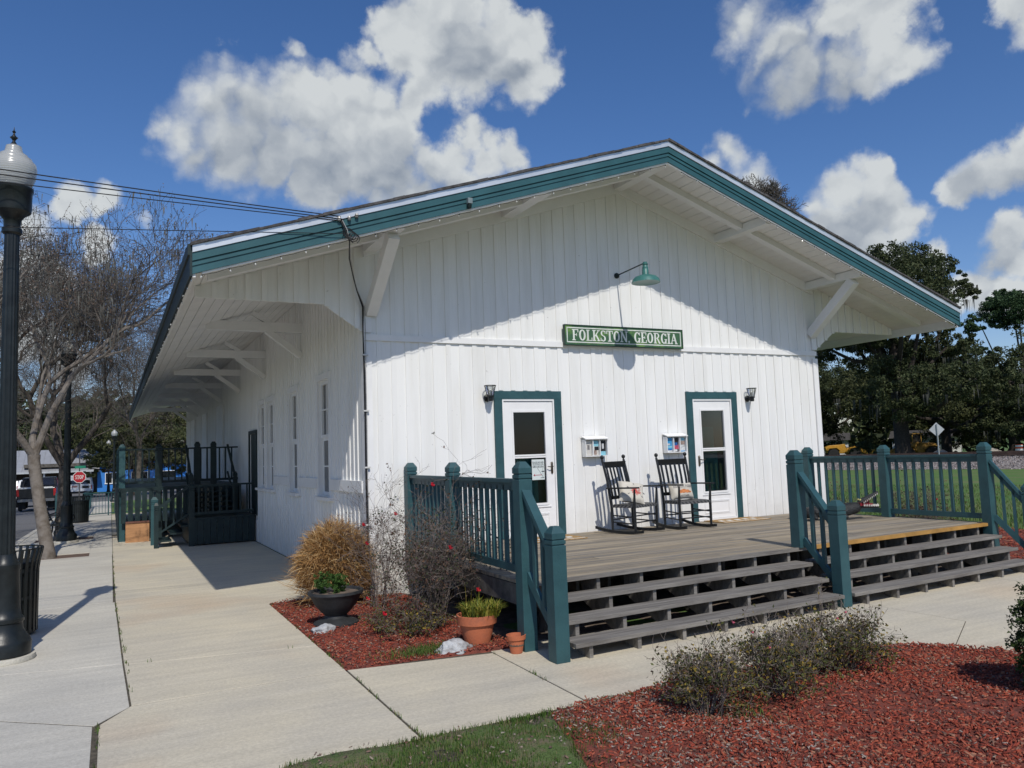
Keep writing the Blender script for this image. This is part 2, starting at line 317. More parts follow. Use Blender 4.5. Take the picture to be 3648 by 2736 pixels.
# ---- ground: one sheet to the horizon
def axis_pts(lo,hi,fine0,fine1,step):
    a=list(np.arange(fine0,fine1+1e-6,step)); x=fine1; s=step
    while x<hi: s*=1.35; x+=s; a.append(min(x,hi))
    x=fine0; s=step
    while x>lo: s*=1.35; x-=s; a.insert(0,max(x,lo))
    return sorted(set(round(float(t),3) for t in a))
xs=axis_pts(-1200,1200,-14,90,2.0); ys=axis_pts(-300,1500,-14,70,2.0)
V=[(x,y,gz(x,y)-.035) for y in ys for x in xs]; nx=len(xs)
F=[(j*nx+i,j*nx+i+1,(j+1)*nx+i+1,(j+1)*nx+i) for j in range(len(ys)-1) for i in range(nx-1)]
grassg=pm('lawn_ground',(.075,.155,.028),.95,.2,.5,.5,20,col2=(.135,.15,.055),world=True,thr=(.42,.68),detail=8)
dirt=pm('packed_dirt',(.17,.13,.10),.95,.3,6,.5,30,world=True,detail=8)
struct(raw_mesh('ground',V,F,grassg,smooth=True))

# ---- concrete paving
concY=pm('concrete_buff',(.60,.54,.405),.85,.07,.75,.18,60,col2=(.50,.46,.37),world=True,detail=10,thr=(.36,.64),stain=(.52,.39,.26))
concG=pm('concrete_grey',(.58,.55,.465),.85,.07,.75,.18,60,col2=(.49,.47,.41),world=True,detail=10,thr=(.36,.64),stain=(.43,.40,.34))
gutter=pm('joint_dirt',(.10,.085,.06),.95,.3,20,world=True)
class Slabs(MB):
    def slab(s,poly,gap=.007,th=.12,mi=0,nsub=0):
        s.cur=mi
        cx=sum(p[0] for p in poly)/len(poly); cy=sum(p[1] for p in poly)/len(poly)
        n=len(poly)
        # inset each edge by gap
        q=[]
        for i in range(n):
            p0=Vector(poly[i-1]);p1=Vector(poly[i]);p2=Vector(poly[(i+1)%n])
            e1=(p1-p0).normalized();e2=(p2-p1).normalized(); n1=Vector((-e1.y,e1.x));n2=Vector((-e2.y,e2.x))
            m=(n1+n2); k=gap/max(.2,(1+n1.dot(n2))); q.append(p1+m*k)
        b=.002; gap=gap*1.25
        r=[]
        for i in range(n):
            p0=q[i-1];p1=q[i];p2=q[(i+1)%n]; e1=(p1-p0).normalized();e2=(p2-p1).normalized(); n1=Vector((-e1.y,e1.x));n2=Vector((-e2.y,e2.x))
            r.append(p1+(n1+n2)*(b/max(.2,1+n1.dot(n2))))
        v=[(p.x,p.y,gz(p.x,p.y)-th) for p in q]+[(p.x,p.y,gz(p.x,p.y)-.0045) for p in q]+[(p.x,p.y,gz(p.x,p.y)) for p in r]
        f=[tuple(2*n+i for i in range(n))]
        for i in range(n):
            j=(i+1)%n; f+=[(i,j,n+j,n+i),(n+i,n+j,2*n+j,2*n+i)]
        s.add(v,f)
SW=Slabs()
# grey city pavement, x -5.05 .. -2.93
gy=[-12.4,-10,-8.0,-6.1,-3.68]
SWl=-5.05
for a,b in zip(gy[:-1],gy[1:]):
    if a<-6.3: SW.slab([(SWl,a),(-3.1,a),(-3.1,b),(SWl,b)],mi=1)
SW.slab([(SWl,-6.1),(-3.12,-6.1),(-3.12,-3.68),(-3.74,-3.15),(SWl,-2.35)],gap=.012,mi=1)
SW.slab([(SWl,-2.35),(-3.74,-3.15),(-3.12,-3.68),(-2.88,-3.32),(-2.91,-1.83),(SWl,-1.35)],mi=1)
gy=[(-1.35,-1.83),(2.05,1.98)]
SW.slab([(SWl,-1.35),(-2.91,-1.83),(-2.96,1.98),(SWl,2.0)],mi=1)
yy=2.0
while yy<58:
    st=3.9 if yy>8.6 else (3.3 if yy<5 else 3.3)
    y2=yy+3.3
    if abs(yy-8.6)<.01 or abs(yy-11.9)<.01:   # bays with a tree well cut in
        wy0,wy1=(8.62,9.45) if yy<10 else (13.05,14.0)
        SW.slab([(-3.42,yy),(-2.98,yy),(-2.98,y2),(-3.42,y2)],gap=.0,mi=1)
        SW.slab([(SWl,yy),(-4.75,yy),(-4.75,y2),(SWl,y2)],gap=.0,mi=1)
        if wy0-yy>.05: SW.slab([(-4.75,yy),(-3.42,yy),(-3.42,wy0),(-4.75,wy0)],gap=.0,mi=1)
        SW.slab([(-4.75,wy1),(-3.42,wy1),(-3.42,y2),(-4.75,y2)],gap=.0,mi=1)
    else: SW.slab([(SWl,yy),(-2.98,yy),(-2.98,y2),(SWl,y2)],mi=1)
    yy=y2
# buff paving beside the building
SW.slab([(-2.91,-1.86),(-1.185,-2.2),(-1.185,.5),(-.02,.5),(-.02,2.52),(-2.96,1.98)],mi=0)
SW.slab([(-2.88,-3.3),(-1.185,-3.26),(-1.185,-2.2),(-2.91,-1.86)],mi=0)
yy=0
pts=[(1.98,2.52),(6.4,6.7)]
SW.slab([(-2.96,1.98),(-.02,2.52),(-.02,6.4),(-2.98,6.2)],mi=0)
SW.slab([(-2.98,6.2),(-.02,6.4),(-.02,9.9),(-2.98,9.9)],mi=0)
yy=9.9
while yy<28: SW.slab([(-2.98,yy),(-.02,yy),(-.02,yy+3.3),(-2.98,yy+3.3)],mi=0); yy+=3.3
# front path
SW.slab([(-3.1,-6.1),(-1.2,-6.1) if False else (-2.3,-6.1),(-2.2,-5.2),(-1.2,-5.19),(-1.185,-3.26),(-2.88,-3.3),(-3.1,-3.68)],gap=.009,mi=0)
SW.slab([(-3.1,-8.4),(-2.3,-8.4),(-2.3,-6.1),(-3.1,-6.1)],mi=0)
SW.slab([(-3.1,-12.4),(-2.3,-12.4),(-2.3,-8.4),(-3.1,-8.4)],mi=0)
SW.slab([(-1.2,-5.19),(.1,-5.17),(.14,-3.47),(-1.185,-3.26)],gap=.009,mi=0)
SW.slab([(.1,-5.17),(1.95,-5.17),(1.85,-3.3),(.14,-3.3)],gap=.007,mi=0)
SW.slab([(1.95,-5.17),(2.7,-5.18),(3.28,-5.38),(3.6,-5.65),(4.6,-5.1),(4.55,-3.3),(1.85,-3.3)],gap=.003,mi=0)
SW.slab([(3.6,-5.65),(3.8,-5.95),(3.95,-6.4),(7.2,-6.4),(7.2,-3.3),(4.55,-3.3),(4.6,-5.1)],gap=.004,mi=0)
SW.slab([(7.2,-9.5),(12,-9.5),(12,-4.4),(9.8,-3.7),(8.6,-3.45),(7.2,-3.3)],mi=0)
SW.slab([(3.95,-6.4),(3.95,-12),(7.2,-12),(7.2,-6.4)],mi=0)
o=SW.build('sidewalk',[concY,concG]); struct(o)
# dirt under the slab joints and under the deck
raw=raw_mesh('joint_soil',[(-5.04,-12.4,-.0038),(7.2,-12.4,-.0038),(7.2,-3.4,-.0038),(-1.2,-3.3,-.0038),(-1.2,.45,-.0038),(-.03,.52,-.0038),(-.03,14,-.0038),(-2.99,14,-.0038),(-2.99,8.5,-.0038),(-5.04,8.5,-.0038)],[tuple(range(10))],gutter); struct(raw)
# kerb and street
KB=MB()
for k in range(21):
    y0=-12.4+k*3.4; y1=y0+3.39
    KB.add([(-5.2,y0,gz(-5,y0)-.16),(-5.06,y0,gz(-5,y0)-.16),(-5.06,y1,gz(-5,y1)-.16),(-5.2,y1,gz(-5,y1)-.16),(-5.2,y0,gz(-5,y0)-.001),(-5.06,y0,gz(-5,y0)-.001),(-5.06,y1,gz(-5,y1)-.001),(-5.2,y1,gz(-5,y1)-.001)],
           [(0,3,2,1),(4,5,6,7),(0,1,5,4),(1,2,6,5),(2,3,7,6),(3,0,4,7)])
struct(KB.build('kerb',concG))
asph=pm('asphalt',(.155,.155,.155),.92,.1,.7,.4,90,col2=(.125,.125,.127),world=True,detail=9)
ysr=[-12.4+k*3 for k in range(42)]; V=[];F=[]
for i,y in enumerate(ysr): V+=[(-30,y,gz(-5,y)-.02),(-5.2,y,gz(-5,y)-.02)]
for i in range(len(ysr)-1): F.append((2*i,2*i+1,2*i+3,2*i+2))
struct(raw_mesh('road',V,F,asph))
pl_=pm('road_line_paint',(.62,.62,.58),.8,.2,6,world=True)
RL=MB()
for k in range(9):
    y=29+k*3.1; RL.add([(-12.2,y+1.0,gz(0,y)-.014),(-7.4,y,gz(0,y)-.014),(-7.4,y+.12,gz(0,y)-.014),(-12.2,y+1.12,gz(0,y)-.014)],[(0,1,2,3)])
struct(RL.build('parking_bay_line',pl_))

# ---------------------------------------------------------------- the depot building
W=8.5; H0=6.13; SL=.331; RY=-1.3; LEN=28.0; EE=2.27
def soff(x): return H0-SL*abs(x-W/2)
dep=thing('depot_building','long white board-and-batten railway depot with low gable roof and teal trim','building',(0,0,0))
def boards(along,c0,c1,ztop,openings,plane,sgn,pitch=.2,off=0.0,pad=.12,z0=0.0,trim_holes=()):
    """vertical boards with battens; along 'x' (front wall, y=plane) or 'y' (side wall, x=plane); sgn = outward sign"""
    mb=MB()
    def put(a,b,za,zbl,zbr,t0,t1):
        # box between coordinates a..b with bottom za and sloped top zbl..zbr, thickness t0..t1 outwards
        lo=plane+sgn*t0; hi=plane+sgn*t1
        def P(s,t,z): return (s,t,z) if along=='x' else (t,s,z)
        v=[P(a,lo,za),P(b,lo,za),P(b,hi,za),P(a,hi,za),P(a,lo,zbl),P(b,lo,zbr),P(b,hi,zbr),P(a,hi,zbl)]
        f=[(0,3,2,1),(4,5,6,7),(0,1,5,4),(1,2,6,5),(2,3,7,6),(3,0,4,7)]
        mb.add(v,f)
    n=int(round((c1-c0)/pitch))
    cuts=sorted(set([c0,c1]+[e for o in openings for e in o[:2] if c0<e<c1]+([W/2] if along=='x' and c0<W/2<c1 else [])))
    edges=[c0+i*pitch for i in range(n+1)]
    es=sorted(set([round(e,4) for e in edges+cuts if c0<=e<=c1]))
    for a,b in zip(es[:-1],es[1:]):
        if b-a<.003: continue
        m=(a+b)/2; zr=[(z0(m) if callable(z0) else z0,None)]
        segs=[]; lo=zr[0][0]
        for o in sorted([o for o in openings if o[0]-1e-4<=m<=o[1]+1e-4],key=lambda o:o[2]):
            if o[2]>lo: segs.append((lo,o[2],o[2]))
            lo=o[3]
        segs.append((lo,ztop(a),ztop(b)))
        if callable(z0) and len(segs)==1:
            mb.add([],[])
        for s0,s1,s2 in segs: put(a,b,s0,s1,s2,-.15,0)
    for e in edges:
        a=e-.036+off; b=e+.036+off
        if a<c0 or b>c1: continue
        m=(a+b)/2; lo=z0(m) if callable(z0) else z0
        segs=[]
        for o in sorted([o for o in openings if o[0]-pad<=m<=o[1]+pad],key=lambda o:o[2]):
            if o[2]-pad>lo: segs.append((lo,o[2]-pad,o[2]-pad))
            lo=o[3]+pad
        segs.append((lo,ztop(a)-.01,ztop(b)-.01))
        for s0,s1,s2 in segs: put(a,b,s0+.002,s1,s2,-.01,.0115+.003*random.random())
    return mb
TR=[(1.90,3.02),(5.42,6.51)]; ZD=.606; ZT=ZD+2.13
fo=[(a+.12,b-.12,ZD+.02,ZT-.11) for a,b in TR]
boards('x',0,W,lambda x:soff(x)-.0,fo,0,-1,pitch=W/42).build('wall',white,dep)
wins=[2.25,4.56,6.92,8.02]; WW=.34
so_=[(y-WW,y+WW,1.27,3.08) for y in wins]+[(8.85,9.8,.6,2.5)]
boards('y',.152,LEN,lambda y:soff(0),so_,0,-1,pitch=.2,pad=.11,off=.06).build('wall',white,dep)
MB().box(W-.15,W,.152,LEN,0,soff(W)).box(.15,W-.15,LEN-.15,LEN,0,4.7).build('wall',white,dep)
MB().prism([(0,4.7),(W,4.7),(W/2,6.1)],1,LEN-.15,LEN).build('wall',white,dep)
# corner boards, belt board, frieze
cb=MB().box(-.028,.09,-.03,-.005,0,3.36).box(-.03,-.006,-.028,.10,0,3.5)
cb.build('corner_board',white2,dep)
MB().box(-.028,.09,-.03,-.005,3.52,3.75).build('corner_board',white2,dep)
MB().box(W-.09,W+.028,-.03,-.005,0,3.36).build('corner_board',white2,dep)
MB().box(W-.09,W+.028,-.03,-.005,3.52,3.75).build('corner_board',white2,dep)
bb=MB().box(-.01,W+.01,-.032,.0,3.412,3.495)
bb.build('belt_board',white2,dep)
prev=.10
for y in wins[:3]+[8.02]:
    if y-WW-.1>prev: MB().box(-.045,-.0,prev,y-WW-.10,1.37,1.53).build('belt_board',white2,dep)
    prev=y+WW+.10
fb=MB()
for s in (-1,1):
    x0=W/2; x1=W/2+s*(W/2+.0)
    fb.add([(x0,-.045,soff(x0)-.17),(x1,-.045,soff(x1)-.17),(x1,-.045,soff(x1)),(x0,-.045,soff(x0)),(x0,0,soff(x0)-.17),(x1,0,soff(x1)-.17),(x1,0,soff(x1)),(x0,0,soff(x0))],
           [(0,1,2,3),(7,6,5,4),(0,4,5,1),(1,5,6,2),(0,3,7,4)])
fb.build('frieze_board',white2,dep)
# gable wings beyond the walls (battened, with a dog-eared lower edge)
def wing(s):
    X=lambda d:(-d) if s<0 else W+d                      # d = distance outside the wall
    zlow=lambda d: 3.54+(3.88-3.54)*cl((d-.05)/.5,0,1)
    ztp=lambda d: H0-SL*(W/2+d)
    mb=MB(); ds=[0,.05]+[.2*k for k in range(1,11)]+[2.12]; ds=sorted(set(ds+[.55]))
    for a,b in zip(ds[:-1],ds[1:]):
        za,zb=zlow(a),zlow(b); ta,tb=max(za+.01,ztp(a)),max(zb+.01,ztp(b))
        v=[(X(a),.0,za),(X(b),.0,zb),(X(b),.03,zb),(X(a),.03,za),(X(a),.0,ta),(X(b),.0,tb),(X(b),.03,tb),(X(a),.03,ta)]
        f=[(0,3,2,1),(4,5,6,7),(0,1,5,4),(1,2,6,5),(2,3,7,6),(3,0,4,7)]
        if s<0: f=[tuple(reversed(q)) for q in f]
        mb.add(v,f)
    for k in range(0,11):
        d=.2*k+.1
        if ztp(d)-zlow(d)<.06: continue
        x=X(d); mb.box(x-.034,x+.034,-.02,-.001,zlow(d)+.003,ztp(d)-.01)
    mb.build('gable_wing',white,dep)
wing(-1); wing(1)
# roof shell and soffit
RB=MB(); RYb=LEN+1.3
for s in (-1,1):
    x0=W/2; x1=W/2+s*(W/2+EE)
    RB.prism([(x0,6.33),(x1,6.33-SL*abs(x1-x0)),(x1,6.33-SL*abs(x1-x0)-.16),(x0,6.17)],1,RY+.02,RYb)
RB.build('roof',[shingle],dep)
sh=MB()   # ragged shingle edge along the rake
for s in (-1,1):
    n=46
    for k in range(n):
        a=k/n; b=(k+1)/n; L_=W/2+EE+.02
        xa=W/2+s*L_*a; xb=W/2+s*L_*b; t=.028+.012*random.random()
        za=6.33-SL*L_*a; zb=6.33-SL*L_*b; y=RY-.075-.012*random.random()
        v=[(xa,y,za+.004),(xb,y,zb+.004),(xb,RY+1,zb+.004),(xa,RY+1,za+.004),(xa,y,za+t),(xb,y,zb+t),(xb,RY+1,zb+t),(xa,RY+1,za+t)]
        f=[(0,3,2,1),(4,5,6,7),(0,1,5,4),(1,2,6,5),(2,3,7,6),(3,0,4,7)]
        if s<0: f=[tuple(reversed(q)) for q in f]
        sh.add(v,f)
sh.build('shingle_edge',shingle,dep)
SF=MB()
for s in (-1,1):
    L_=W/2+EE-.03; n=38
    for k in range(n):
        a=L_*k/n+.004; b=L_*(k+1)/n-.004
        xa=W/2+s*a; xb=W/2+s*b; za=H0-SL*a; zb=H0-SL*b
        y0=RY+.03; y1=RYb-.03
        v=[(xa,y0,za),(xb,y0,zb),(xb,y1,zb),(xa,y1,za),(xa,y0,za+.025),(xb,y0,zb+.025),(xb,y1,zb+.025),(xa,y1,za+.025)]
        f=[(0,3,2,1),(4,5,6,7),(0,1,5,4),(1,2,6,5),(2,3,7,6),(3,0,4,7)]
        if s<0: f=[tuple(reversed(q)) for q in f]
        SF.add(v,f)
SF.build('soffit',whiteb,dep)
def rake(name,t0,t1,y0,y1,mat,ext=0,back=False):
    mb=MB(); L_=W/2+EE+ext
    for s in (-1,1):
        x1=W/2+s*L_
        mb.prism([(W/2,6.33-t0),(x1,6.33-t0-SL*L_),(x1,6.33-t1-SL*L_),(W/2,6.33-t1)],1,y0,y1)
    return mb.build(name,mat,dep)
rake('drip_edge',-.002,.075,RY-.055,RY+.02,silver,.0)
rake('rake_fascia',.075,.165,RY-.042,RY+.02,tealf)
rake('rake_fascia',.165,.183,RY-.018,RY+.02,tealf)
rake('rake_fascia',.183,.220,RY-.034,RY+.02,tealf)
rake('rake_fascia',.220,.305,RY-.022,RY+.02,tealf)
rake('rake_trim',.305,.326,RY-.005,RY+.05,white2,-.1)
for s in (-1,1):
    x=W/2+s*(W/2+EE); zt=6.33-SL*(W/2+EE)
    MB().box(min(x,x+s*.025),max(x,x+s*.025),RY-.03,RYb,zt-.33,zt-.10).box(min(x,x+s*.045),max(x,x+s*.045),RY-.03,RYb,zt-.10,zt+.02).build('eave_fascia',tealdark if s<0 else teal,dep)  # left fascia takes the darkened teal, its shade put into the colour
    MB().box(min(x-s*.035,x-s*.003),max(x-s*.035,x-s*.003),RY-.0,RYb-.02,zt-.335,zt-.185).build('eave_trim',white2,dep)
# lookout beams, fly rafters, braces
for x in (.09,2.2,W/2,W-2.2,W-.09):
    zz=soff(x)
    MB().box(x-.085,x+.085,RY+.07,.02,zz-.125,zz+.012).build('lookout_beam',white2,dep)
fr=MB()
for s in (-1,1):
    for a,b in ((0,W/2+2.05),):
        xa=W/2+s*a; xb=W/2+s*b
        za=H0-SL*a; zb=H0-SL*b; 
        v=[(xa,-.60,za-.10),(xb,-.60,zb-.10),(xb,-.72,zb-.10),(xa,-.72,za-.10),(xa,-.60,za+.01),(xb,-.60,zb+.01),(xb,-.72,zb+.01),(xa,-.72,za+.01)]
        f=[(0,1,2,3),(7,6,5,4),(4,5,1,0),(5,6,2,1),(6,7,3,2),(7,4,0,3)]
        if s<0: f=[tuple(reversed(q)) for q in f]
        fr.add(v,f)
fr.build('fly_rafter',white2,dep)
for x in (.09,W-.09):
    MB().beam((x,-.02,3.80),(x,-1.03,soff(x)-.15),.15,.16).build('knee_brace',white2,dep,bevel=.006)
for k in range(7):
    y=3.85+3.75*k
    if y>LEN-1: break
    MB().box(-1.62,-.0,y-.06,y+.06,4.10,4.26).build('eave_bracket',white2,dep)
    MB().beam((-.02,y,3.68),(-.62,y,4.12),.10,.11,(0,1,0)).beam((-.55,y,4.25),(-.86,y,soff(-.86)-.01),.08,.08,(0,1,0)).build('bracket_brace',white2,dep)
# rafters' ends under the left eave
# windows on the side wall
for y in wins:
    w=MB(); z0,z1=1.27,3.08
    w.box(-.035,.0,y-WW-.09,y-WW,z0-.02,z1+.02).box(-.035,.0,y+WW,y+WW+.09,z0-.02,z1+.02).box(-.04,.0,y-WW-.11,y+WW+.11,z1+.02,z1+.12)
    fr_=w.build('window_frame',white2,dep)
    MB().box(-.10,.06,y-WW-.12,y+WW+.12,z0-.07,z0-.02).build('window_sill',white2,fr_)
    s=MB()
    for (za,zb,xx) in ((z0,2.18,.045),(2.18,z1,.02)):
        s.box(xx,xx+.035,y-WW,y-WW+.05,za,zb).box(xx,xx+.035,y+WW-.05,y+WW,za,zb).box(xx,xx+.035,y-WW+.05,y+WW-.05,za,za+.05).box(xx,xx+.035,y-WW+.05,y+WW-.05,zb-.045,zb)
        s.box(xx+.004,xx+.03,y-.012,y+.012,za+.05,zb-.045).box(xx+.006,xx+.028,y-WW+.05,y-.012,(za+zb)/2-.011,(za+zb)/2+.011).box(xx+.006,xx+.028,y+.012,y+WW-.05,(za+zb)/2-.011,(za+zb)/2+.011)
    s.build('window_sash',white2,fr_)
    MB().box(.055,.06,y-WW,y+WW,z0,z1).build('window_pane',pm('old_window_pane',(.045,.05,.052),.12,.2,3,spec=.9),fr_)
# dark side door
d=MB().box(-.03,.0,8.75,8.85,.6,2.58).box(-.03,.0,9.8,9.9,.6,2.58).box(-.03,0,8.85,9.8,2.5,2.58).build('door_frame',tealdark,dep)
MB().box(.02,.06,8.85,9.8,.6,2.5).box(.01,.02,8.95,9.7,.75,1.45).box(.01,.02,8.95,9.7,1.6,2.35).build('door',pm('dark_green_door',(.02,.035,.033),.5,.2,4),dep)
# freight doors far along the side
for y in (14.6,19.0,23.4):
    MB().box(-.05,-.022,y,y+1.9,1.3,3.6).box(-.07,-.05,y+.0,y+.1,1.3,3.6).box(-.07,-.05,y+1.8,y+1.9,1.3,3.6).box(-.07,-.05,y+.1,y+1.8,2.4,2.5).build('freight_door',whiteb,dep)

def slate_door(x0,x1,hinge_left,lab):
    """white storm door with a tall two-light window, teal casing"""
    t=MB().box(x0,x0+.125,-.035,.0,ZD,ZT-.115).box(x1-.125,x1,-.035,.0,ZD,ZT-.115).box(x0,x1,-.038,.0,ZT-.115,ZT)
    cs=t.build('door_casing',teal,dep)
    a=x0+.125; b=x1-.125; zt=ZT-.115; z0=ZD+.012
    j=MB().box(a,a+.022,-.03,.06,z0,zt).box(b-.022,b,-.03,.06,z0,zt).box(a+.022,b-.022,-.03,.06,zt-.03,zt).box(a+.01,b-.01,-.034,.09,ZD+.002,z0+.02)
    j.build('door_jamb',white2,cs)
    a+=.026;b-=.026;zt-=.036;z0+=.024; w=b-a
    gl=a+w*.19; gr=b-w*.19 if not hinge_left else b-w*.17; gt=zt-.16; gb=zt-1.50; gm=zt-.79
    D=MB()
    ya,yb=-.012,.028
    D.box(a,gl,ya,yb,z0,zt).box(gr,b,ya,yb,z0,zt).box(gl,gr,ya,yb,gt,zt).box(gl,gr,ya,yb,z0,gb)
    D.box(gl-.03,gl,ya-.008,ya,gb-.03,gt+.03).box(gr,gr+.03,ya-.008,ya,gb-.03,gt+.03).box(gl,gr,ya-.008,ya,gt,gt+.03).box(gl,gr,ya-.012,ya,gb-.03,gb)
    D.box(gl,gr,ya+.004,yb-.008,gm-.016,gm+.008).box(gl,gr,ya+.0,yb-.010,gm-.045,gm-.022)
    D.box(gl-.05,gr+.06,ya-.014,ya,gb-.062,gb-.045)
    for (p,q) in ((z0+.07,z0+.30),):
        for e in (0,.018):
            D.box(gl-.03+e,gr+.03-e,ya-.006-e*.2,ya,q-.012-e,q-e).box(gl-.03+e,gr+.03-e,ya-.006-e*.2,ya,p+e,p+.012+e).box(gl-.03+e,gl-.018+e,ya-.006,ya,p+.012+e,q-.012-e).box(gr+.018-e,gr+.03-e,ya-.006,ya,p+.012+e,q-.012-e)
    dd=D.build('storm_door',white2,dep)
    MB().box(gl,gr,.006,.010,gb,gt).build('glass_pane',glass_mat('storm_glass',(.80,.82,.82),-.012),dd)
    # inner door behind the glass
    I=MB().box(a,b,.09,.10,z0,zt)
    I.cur=1; I.box(gl-.02,gr-.10,.078,.09,gb-.15,gm-.02).box(gl+.03,gr-.15,.070,.078,gb-.05,gm-.30).box(gl+.03,gr-.15,.070,.078,gm-.26,gm-.10)
    if not hinge_left: I.box(gl-.02,gr-.16,.078,.09,gm-.02,gm+.36)
    I.build('inner_door',[brown,pm('inner_door_teal',(.012,.13,.125),.35,.2,3)],dd)
    hx=b-.045 if hinge_left else a+.06; hz=ZD+.99; sgn=-1 if hinge_left else 1
    h=MB(); h.tube([(hx,ya-.004,hz-.075),(hx,ya-.010,hz-.07),(hx,ya-.010,hz+.07),(hx,ya-.004,hz+.075)],.018,8)
    h.tube([(hx,ya,hz+.015),(hx,ya-.045,hz+.018),(hx+sgn*.04,ya-.05,hz+.012),(hx+sgn*.095,ya-.05,hz+.02)],[.009,.009,.008,.006],8)
    h.build('door_handle',pm('aged_brass',(.13,.11,.085),.35,.2,9,metal=.7),dd,smooth=True)
    return cs,dd,(gl,gr,gb,gt,gm)
c1,d1,g1=slate_door(1.90,3.02,True,'')
c2,d2,g2=slate_door(5.42,6.51,False,'')
# ---------------------------------------------------------------- front porch
def sk(x,y): return y+(x-4.3)*.040*cl(-y/3.4,0,1.2)        # the front edge is not quite parallel to the wall
DX0,DX1=.50,8.17; DF=-3.37
porch=thing('porch_deck','weathered grey timber porch deck with broad open steps in front of the gable wall','porch',(4.3,-1.7,0))
db=MB(); n=24; bw=(-DF-.03)/n
for k in range(n):
    ya=-.03-bw*k; yb=-.03-bw*(k+1)+.006
    cutx=[DX0]+sorted(random.uniform(DX0+1,DX1-1) for _ in range(2))+[DX1]
    if k==n-1: cutx=[DX0,4.33,DX1]
    for a,b in zip(cutx[:-1],cutx[1:]):
        b-=.004; z=ZD-random.random()*.004
        db.add([(a,sk(a,yb),z-.035),(b,sk(b,yb),z-.035),(b,sk(b,ya),z-.035),(a,sk(a,ya),z-.035),(a,sk(a,yb),z),(b,sk(b,yb),z),(b,sk(b,ya),z),(a,sk(a,ya),z)],
               [(0,3,2,1),(4,5,6,7),(0,1,5,4),(1,2,6,5),(2,3,7,6),(3,0,4,7)])
db.build('deck_boards',deckw,porch)
no=MB(); 
def edgeboard(mb,x0,x1,y,ztop,th,dep_,nseg=1):
    for i in range(nseg):
        a=x0+(x1-x0)*i/nseg; b=x0+(x1-x0)*(i+1)/nseg-.003
        mb.add([(a,sk(a,y),ztop-th),(b,sk(b,y),ztop-th),(b,sk(b,y+dep_),ztop-th),(a,sk(a,y+dep_),ztop-th),(a,sk(a,y),ztop),(b,sk(b,y),ztop),(b,sk(b,y+dep_),ztop),(a,sk(a,y+dep_),ztop)],
               [(0,3,2,1),(4,5,6,7),(0,1,5,4),(1,2,6,5),(2,3,7,6),(3,0,4,7)])
edgeboard(no,4.42,DX1,DF-.028,ZD+.004,.042,.075)
no.build('painted_nosing',ochre,porch)
no=MB(); edgeboard(no,DX0,4.42,DF-.024,ZD+.002,.04,.026,2); no.build('nosing',treadw,porch)
TY=[DF-.215,DF-.43,DF-.645]; TZ=[.4545,.303,.1515]
for i,(y,z) in enumerate(zip(TY,TZ)):
    for a,b in ((.60,4.19 if i<2 else 4.17),(4.34,8.06)):
        m=MB(); edgeboard(m,a,b,y,z,.04,.135); edgeboard(m,a+.004,b-.002,y+.142,z-.001,.04,.115)
        m.build('tread',treadw,porch,bevel=.004)
for k in range(14):
    x=.78+k*.545
    if x>8.1: break
    q=lambda y:sk(x,y)
    poly=[(q(DF+.02),ZD-.04),(q(DF+.02),TZ[0]-.04),(q(TY[0]+.03),TZ[0]-.042),(q(TY[0]+.03),TZ[1]-.042),(q(TY[1]+.03),TZ[1]-.042),(q(TY[1]+.03),TZ[2]-.042),(q(TY[2]+.03),TZ[2]-.042),(q(TY[2]+.03),.0),(q(TY[2]+.16),.0),(q(DF+.30),ZD-.30),(q(DF+.30),ZD-.04)]
    m=MB(); m.prism([(y,z) for y,z in poly],0,x-.02,x+.02); m.build('stringer',treadw,porch)
jm=MB()
for k in range(20):
    x=DX0+.05+k*.4
    if x<DX1: jm.box(x-.02,x+.02,DF+.34,-.04,ZD-.24,ZD-.037)
jm.box(DX0+.02,DX1-.02,-1.75,-1.65,ZD-.40,ZD-.245)
for x in (1.0,2.9,4.8,6.7,8.0): jm.box(x-.06,x+.06,-1.76,-1.64,-.02,ZD-.402).box(x-.06,x+.06,DF+.34,DF+.46,-.02,ZD-.245)
jm.build('joists',darkwood,porch)
for a in (DX0-.002,DX1-.03): MB().box(a,a+.032,DF+.1,-.04,ZD-.24,ZD-.045).build('rim_board',darkwood,porch)

